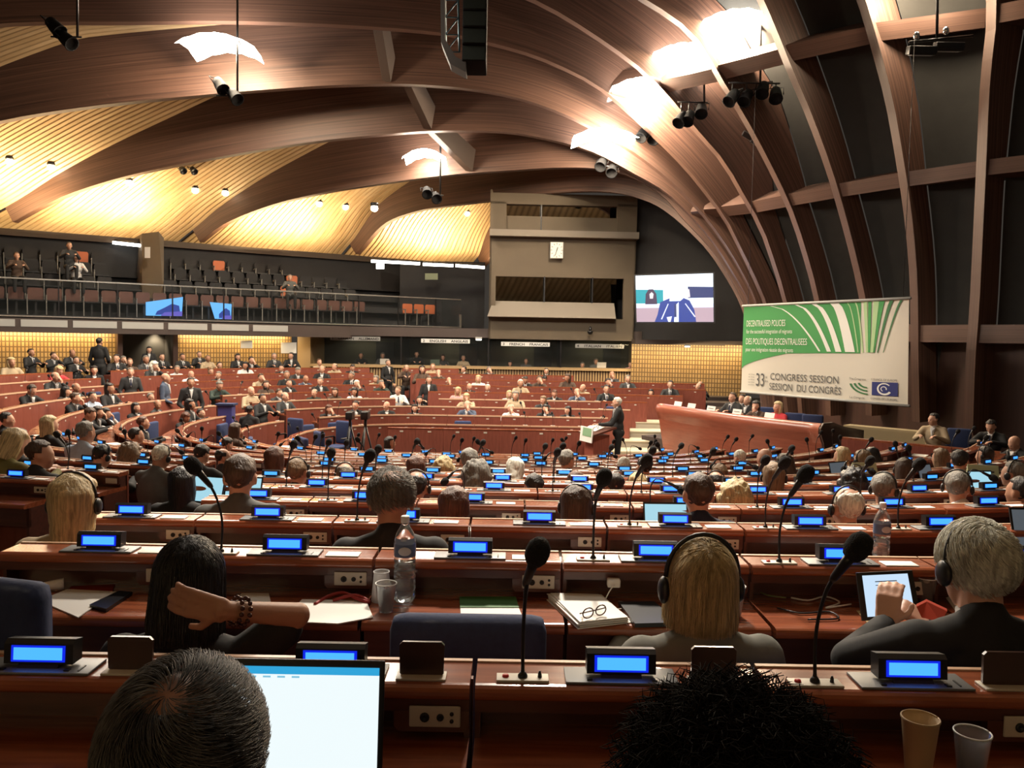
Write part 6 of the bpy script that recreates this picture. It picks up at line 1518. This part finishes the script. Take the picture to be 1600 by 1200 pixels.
# laptop, bottom left
lp = thing('laptop', 'open laptop with bright white page in front of the grey-haired man', 'laptop', (pw(459, 1100, 1.5).x, 1.5, W0), 0.0)
part('base', MB().box(-0.17, 0.17, -0.235, 0.0, 0, 0.014, bev=0.004), M_BLACK, lp)
part('keyboard', MB().box(-0.15, 0.15, -0.14, -0.03, 0.014, 0.016), M_DARKMETAL, lp)
Ml = Matrix.Translation((0, 0.0, 0.012)) @ Matrix.Rotation(-0.12, 4, 'X')
ld_ = part('lid', MB().box(-0.17, 0.17, 0.0, 0.008, 0, 0.240, Ml, bev=0.003), M_BLACK, lp)
part('screen', MB().box(-0.160, 0.160, -0.002, -0.0005, 0.014, 0.2125, Ml), mat('laptop_page', (0.02, 0.02, 0.02), 0.3, emit=(0.88, 0.98, 1.0), estr=0.78), ld_)
part('toolbar', MB().box(-0.160, 0.160, -0.003, -0.0015, 0.2125, 0.227, Ml), mat('laptop_bar', (0.0, 0.1, 0.2), 0.3, emit=(0.03, 0.36, 0.68), estr=0.8), ld_)
tb = MB()
for i in range(6): tb.box(-0.15 + i * 0.028, -0.135 + i * 0.028, -0.0035, -0.003, 0.206, 0.2095, Ml)
part('menu_line', tb, mat('laptop_menu', (0.1, 0.3, 0.4), 0.3, emit=(0.25, 0.6, 0.8), estr=0.7), ld_)
# water bottle
def bottle(loc, label, h=0.29, r=0.037):
    t = thing('water_bottle', label, 'bottle', loc)
    pr = [(0.001, 0.004), (r * .8, 0.0), (r, 0.012)]
    k = 0.03
    while k < h * 0.48: pr += [(r, k), (r * .93, k + 0.006), (r, k + 0.012)]; k += 0.019
    pr += [(r, h * .50), (r * 1.0, h * .52), (r, h * .70), (r * .96, h * .72), (r * .80, h * .80), (r * .48, h * .87), (r * .36, h * .90), (r * .36, h * .935)]
    part('bottle_body', MB().lathe(pr, 24, None, False), M_CLEAR, t)
    part('water', MB().lathe([(0.001, 0.006), (r * .9, 0.006), (r * .9, h * .47), (0.001, h * .47)], 20), mat('water', (0.85, 0.9, 0.92), 0.02, trans=1.0), t)
    part('label', MB().lathe([(r * 1.01, h * .535), (r * 1.01, h * .685)], 24, None, False), mat('bottle_label', (0.10, 0.14, 0.24), 0.4), t)
    em = MB().ell((0.004, -r * 1.0, h * .61), (0.022, 0.003, 0.015), 12, 8); part('label_emblem', em, mat('label_white', (0.6, 0.62, 0.66), 0.5), t)
    part('cap', MB().lathe([(r * .40, h * .925), (r * .40, h * .99), (r * .36, h), (0.001, h)], 18), M_WHITE, t); return t
b0 = pz(632, 938, W1); bottle(Vector((b0.x, b0.y, W1)), 'tall clear plastic water bottle with blue label on the second-row desk')
b1 = pw(1377, 850, 3.58); bottle(Vector((b1.x, 3.58, W2)), 'clear water bottle behind the right foreground microphone head', 0.30)
def cup(loc, label, h, r0, r1, m, lev=0.0, grp=None):
    t = thing('cup', label, 'cup', loc, 0, grp)
    part('wall', MB().lathe([(0.001, 0.003), (r0, 0.0), (r0 * 1.02, 0.004), (r1, h - 0.004), (r1 + 0.0018, h - 0.002), (r1 + 0.0012, h), (r1 - 0.0012, h - 0.001), (r0 * .97, 0.005), (0.001, 0.006)], 26, None, False), m, t)
    part('rim', MB().tube([(r1 * math.cos(2 * PI * i / 26), r1 * math.sin(2 * PI * i / 26), h) for i in range(27)], 0.0018, 6), m if m is not M_CLEAR else mat('rim_plastic', (0.75, 0.75, 0.72), 0.3), t)
    if lev: part('water', MB().lathe([(0.001, 0.006), (r0 * .97, 0.006), (r0 + (r1 - r0) * lev / h - 0.002, lev), (0.001, lev)], 20), MATS['water'], t)
    return t
q = pz(603, 955, W1); cup(q, 'clear plastic cup with a little water left of the bottle', 0.093, 0.022, 0.034, M_CLEAR, 0.02)
q = pz(598, 943, W1); cup(q + Vector((-0.01, 0.03, 0)), 'taller milky plastic cup just behind the clear one', 0.10, 0.033, 0.026, mat('milky_plastic', (0.7, 0.7, 0.7), 0.3, alpha=0.45))
q = pz(1146, 962, W1); cup(q, 'clear plastic cup beside the blond person', 0.10, 0.024, 0.036, M_CLEAR, 0.03)
q = pz(1446, 942, W1); cup(q, 'empty clear cup right of the tablet', 0.09, 0.022, 0.034, M_CLEAR)
cup(Vector((pw(1437, 1150, 1.6).x, 1.6, W0)), 'beige paper cup at the bottom right', 0.122, 0.024, 0.036, mat('beige_paper', (0.50, 0.36, 0.20), 0.6))
cup(Vector((pw(1519, 1160, 1.56).x, 1.56, W0)), 'clear plastic cup right of the beige one, bottom right', 0.113, 0.022, 0.034, M_CLEAR)
# papers, folders, gadgets of the second row (left to right)
o = flat('paper_sheets', 'white printed sheets on the desk at the left, beside the rolled paper', 'papers', [(62, 940), (105, 922), (182, 926), (122, 966)], W1, M_WHITE, 0.004)
rp_ = MB(); 
A = pz(2, 926, W1 + 0.012); B = pz(100, 912, W1 + 0.02)
c_ = [A.lerp(B, i / 8) for i in range(9)]; rp_.tube(c_, [0.004 + 0.016 * i / 8 for i in range(9)], 12)
lnk('rolled_paper', rp_.mesh('rolled_paper', M_WHITE), None, 'curled white sheet lying at the far left of the second-row desk', 'paper')
flat('folder', 'red folder peeking out under the papers at the left', 'folder', [(112, 917), (180, 914), (176, 924), (104, 924)], W1, mat('red_card', (0.30, 0.03, 0.015), 0.6), 0.003)
flat('phone', 'dark flat phone lying beside the black-haired woman', 'phone', [(140, 950), (186, 928), (207, 930), (166, 957)], W1, M_DARKMETAL, 0.012)
flat('paper_sheets', 'white sheets between the black-haired woman and the clear cup', 'papers', [(440, 972), (472, 938), (572, 940), (583, 966), (528, 976)], W1, M_WHITE, 0.004)
flat('paper_sheets', 'white sheets behind the raised arm of the black-haired woman', 'papers', [(355, 948), (378, 928), (420, 928), (425, 950)], W1, M_WHITE, 0.003)
flat('tablet', 'small dark tablet under the papers near the raised elbow', 'tablet', [(432, 974), (462, 953), (470, 956), (446, 976)], W1, M_DARKMETAL, 0.008)
g_ = flat('brochure', 'green and white brochure between bottle and microphone', 'brochure', [(720, 962), (718, 936), (804, 936), (815, 962)], W1, M_WHITE, 0.004)
qq = [pz(a, b, W1 + 0.0062) - g_.location for a, b in ((719, 949), (717.5, 932), (806, 932), (811, 949))]
part('green_half', MB().add(qq, [(0, 1, 2, 3)]), mat('brochure_green', (0.05, 0.16, 0.04), 0.6), g_)
pb = thing('paper_stack', 'thick untidy stack of white papers with spectacles on it', 'papers', (0, 0, 0)); RP = random.Random(8)
for k in range(6):
    qs = [pz(a + RP.uniform(-4, 4), b + RP.uniform(-1.5, 1.5), W1) for a, b in ((905, 982), (857, 937), (936, 937), (984, 974))]
    z = 0.004 * k; part('sheet', MB().add([v + Vector((0, 0, z)) for v in qs] + [v + Vector((0, 0, z + 0.0025)) for v in qs], [(3, 2, 1, 0), (4, 5, 6, 7), (0, 1, 5, 4), (1, 2, 6, 5), (2, 3, 7, 6), (3, 0, 4, 7)]), M_WHITE, pb)
gl = thing('spectacles', 'brown folded spectacles on the white paper stack', 'glasses', pz(930, 964, W1 + 0.028))
gm = mat('tortoise_frame', (0.10, 0.045, 0.025), 0.25)
for s in (-1, 1): part('lens_rim', MB().tube([(s * 0.026 + 0.021 * math.cos(a), 0.004, 0.016 + 0.016 * math.sin(a)) for a in [2 * PI * i / 14 for i in range(15)]], 0.0022, 6), gm, gl); part('temple', MB().tube([(s * 0.045, 0.005, 0.02), (s * 0.03, 0.03, 0.008), (-s * 0.03, 0.04, 0.004)], 0.002, 6), gm, gl)
gl.rotation_euler = (0, 0, 0.6)
fo = flat('notebook', 'black notebook next to the white paper stack', 'notebook', [(992, 981), (966, 946), (1022, 946), (1062, 979)], W1, mat('black_leather', (0.012, 0.011, 0.011), 0.35), 0.014)
flat('paper_sheets', 'white sheet half hidden beside the blond person', 'papers', [(1040, 950), (1030, 936), (1062, 938), (1070, 968)], W1, M_WHITE, 0.003)
ch = thing('charger_plug', 'white square charger plugged in under the ledge, cable curling below', 'charger', pw(959, 911, 2.70)); part('plug', MB().box(-0.022, 0.022, -0.012, 0.02, -0.014, 0.014, bev=0.005), M_WHITE, ch)
pts = [pw(959, 914, 2.68), pw(950, 928, 2.66), pz(945, 942, W1 + .004), pz(958, 952, W1 + .004), pz(990, 946, W1 + .004), pz(966, 940, W1 + .004), pz(1002, 944, W1 + .004)]
lnk('charger_cable', MB().tube(catmull(pts, 30), 0.0022, 6).mesh('charger_cable', M_WHITE), None, 'thin white cable looping on the desk below the charger', 'cable')
pts = [pz(492, 944, W1 + .006), pz(512, 932, W1 + .01), pz(535, 926, W1 + .02), pz(560, 936, W1 + .012), pz(578, 941, W1 + .006), pz(555, 930, W1 + .02), pz(520, 938, W1 + .008)]
lnk('lanyard', MB().tube(catmull(pts, 36), 0.006, 6).mesh('lanyard', mat('red_ribbon', (0.30, 0.02, 0.015), 0.6)), None, 'crumpled red lanyard on the desk left of the cups', 'lanyard')
CB = [('white cable tangle between the two desks at the right', M_WHITE, [(1236, 934), (1262, 938), (1290, 932), (1312, 941), (1290, 950), (1330, 944)]), ('black cable lying across the desk joint', M_BLACK, [(1215, 950), (1250, 958), (1296, 956), (1310, 966), (1262, 968)]), ('greenish pen-like cable roll near the desk back', mat('olive_cable', (0.25, 0.27, 0.08), 0.5), [(1182, 922), (1200, 930), (1228, 934)])]
for lab, m_, pp_ in CB: lnk('desk_cable', MB().tube(catmull([pz(a, b, W1 + .005) for a, b in pp_], 24), 0.003, 6).mesh('desk_cable', m_), None, lab, 'cable')
# tablet on a stand, in the white-haired man's hands
tt = thing('tablet', 'tilted tablet showing a chat page, on a stand before the white-haired man', 'tablet', (0, 0, 0))
tq = [pw(1349, 968, 2.52), pw(1437, 962, 2.52), pw(1424, 893, 2.60), pw(1340, 897, 2.60)]
def tabq(u, v, d): return tq[0].lerp(tq[1], u).lerp(tq[3].lerp(tq[2], u), v) + Vector((0, -0.98, 0.2)) * d
def tpoly(name, u0, v0, u1, v1, d0, d1, m, par):
    vs = [tabq(u, v, d) for d in (d0, d1) for u, v in ((u0, v0), (u1, v0), (u1, v1), (u0, v1))]
    return part(name, MB().add(vs, [(3, 2, 1, 0), (4, 5, 6, 7), (0, 1, 5, 4), (1, 2, 6, 5), (2, 3, 7, 6), (3, 0, 4, 7)]), m, par)
bd = tpoly('case', -0.02, -0.03, 1.02, 1.03, -0.008, 0.0, M_BLACK, tt)
sc_ = tpoly('screen', 0.08, 0.05, 0.92, 0.96, 0.0, 0.001, mat('tablet_page', (0.02, 0.02, 0.02), 0.3, emit=(0.55, 0.72, 0.90), estr=0.85), tt)
for i, (u0, v0, u1, v1) in enumerate(((.3, .80, .7, .82), (.3, .72, .55, .735), (.35, .60, .7, .62), (.3, .5, .4, .53), (.3, .16, .6, .175), (.25, .24, .3, .27))): tpoly('text_line', u0, v0, u1, v1, 0.001, 0.0016, M_TXT, sc_)
tpoly('picture_block', .52, .40, .72, .50, 0.001, 0.0016, mat('tablet_picture', (0.02, 0.02, 0.02), 0.4, emit=(0.25, 0.45, 0.35), estr=0.8), sc_); tpoly('link_bar', .52, .33, .74, .36, 0.001, 0.0016, mat('tablet_blue', (0, 0, 0.1), 0.4, emit=(0.03, 0.2, 0.7), estr=0.9), sc_)
flat('paper_sheets', 'tan envelope under the tablet stand', 'envelope', [(1338, 955), (1360, 980), (1400, 978), (1395, 958)], W1, mat('tan_paper', (0.42, 0.27, 0.10), 0.6), 0.003)
rc_ = MB(); k0 = [pw(1432, 948, 2.42), pw(1448, 940, 2.45), pw(1480, 955, 2.42), pw(1470, 972, 2.40), pw(1440, 965, 2.40)]
rc_.add(k0 + [v + Vector((0.005, 0.012, 0.004)) for v in k0], [(0, 1, 2, 3, 4), (9, 8, 7, 6, 5)] + [(i, (i + 1) % 5, 5 + (i + 1) % 5, 5 + i) for i in range(5)]); lnk('red_cloth', rc_.mesh('red_cloth', mat('red_cloth', (0.50, 0.05, 0.02), 0.6)), None, 'folded red cloth in the hands of the white-haired man', 'cloth')
flat('paper_sheets', 'white paper behind the white-haired man', 'papers', [(1478, 935), (1500, 928), (1515, 950), (1494, 957)], W1, M_WHITE, 0.003)
# laptop at the right edge, third row
def small_laptop(px, py, j, rz, m, label, w_=0.31, h=0.2):
    u = min((q for q in INDIV if q[0] == j and q[4] < 0.3), key=lambda q: abs(q[6] - px)); M = Matrix.Rotation(u[3] - PI / 2, 4, 'Z')
    lx = max(-0.13, min(0.13, (px - u[6]) * u[2] / F)); P = Vector((u[1], u[2], floor_z(j, u[4]) + 0.873)) + M @ Vector((lx, -0.03, 0)); t = thing('laptop', label, 'laptop', P, u[3] - PI / 2 + rz * 0.5)
    part('base', MB().box(-w_ / 2, w_ / 2, -0.2, 0, 0, 0.014, bev=0.003), M_DARKMETAL, t); Mq = Matrix.Translation((0, 0, 0.012)) @ Matrix.Rotation(-0.3, 4, 'X')
    l_ = part('lid', MB().box(-w_ / 2, w_ / 2, 0, 0.007, 0, h, Mq), M_BLACK, t); part('screen', MB().box(-w_ / 2 + 0.01, w_ / 2 - 0.01, -0.002, 0, 0.012, h - 0.012, Mq), m, l_); return t
S_LAP = mat('pale_screen', (0.02, 0.02, 0.02), 0.3, emit=(0.40, 0.72, 0.85), estr=0.75); S_GREY = mat('dim_screen', (0.05, 0.055, 0.06), 0.3, emit=(0.10, 0.12, 0.14), estr=0.6)
small_laptop(1612, 858, 10, -0.25, S_GREY, 'laptop with dim grey page at the right edge, third row', 0.34, 0.23)
small_laptop(1040, 818, 9, 0.05, S_LAP, 'laptop with pale blue screen left of the man in navy', 0.27, 0.155)
small_laptop(314, 757, 8, -0.5, S_LAP, 'laptop with pale screen beside a microphone, left', 0.26); small_laptop(406, 752, 8, -0.2, S_LAP, 'laptop with pale screen right of the big grey-suited man', 0.28)
small_laptop(1520, 762, 7, -0.5, S_LAP, 'tablet-like pale screen among the right-hand rows', 0.24); small_laptop(1312, 738, 5, 0.2, S_GREY, 'dark laptop near the blond person at the right rows', 0.3)
small_laptop(1459, 748, 6, 0.3, S_GREY, 'dim blue-grey screen behind the woman in pink', 0.24)
# scattered documents on the other near desks
nd_ = 0
LABS = Counter()
for u in INDIV:
    j, x, y, an, t, sc, px, py = u
    if j >= 11 or facing(u) < 0.0 or not (0 < px < 1600) : continue
    if RC.random() < 0.42:
        rn, code = rowname(j, t); ang = an - PI / 2; M = Matrix.Translation((x, y, floor_z(j, t) + 0.873)) @ Matrix.Rotation(ang, 4, 'Z') @ Matrix.Translation((RC.uniform(-.12, .15), RC.uniform(-.13, -.08), 0.001)) @ Matrix.Rotation(RC.uniform(-.3, .3), 4, 'Z')
        o = lnk('paper_sheets', MB().box(-0.15, 0.15, -0.105, 0.105, 0, RC.choice([0.002, 0.006, 0.015])).mesh('paper_sheets', M_WHITE), None, 'white papers on a desk in the %s' % rn, 'papers', 'loose papers, ' + rn); o.matrix_world = M
for px, py, j, lab, rz in ((1385, 745, 6, 'pale green name board in front of the woman in pink', 0.1), (1545, 752, 7, 'pale green name board before the dark-haired man at right', -0.3)):
    u = min((q for q in INDIV if q[0] == j and q[4] < 0.3), key=lambda q: abs(q[6] - px)); P = Vector((u[1], u[2], floor_z(j, u[4]) + 1.004)) + Matrix.Rotation(u[3] - PI / 2, 4, 'Z') @ Vector((0.0, 0.085, 0)); t = thing('name_board', lab, 'name board', P, rz); part('board', MB().prism([(-0.05, 0), (0.0, 0.11), (0.006, 0.11), (0.05, 0)], -0.13, 0.13), mat('pale_green_card', (0.46, 0.50, 0.30), 0.6), t); part('print', MB().box(-0.09, 0.09, -0.034, -0.030, 0.045, 0.06), M_TXT, t)
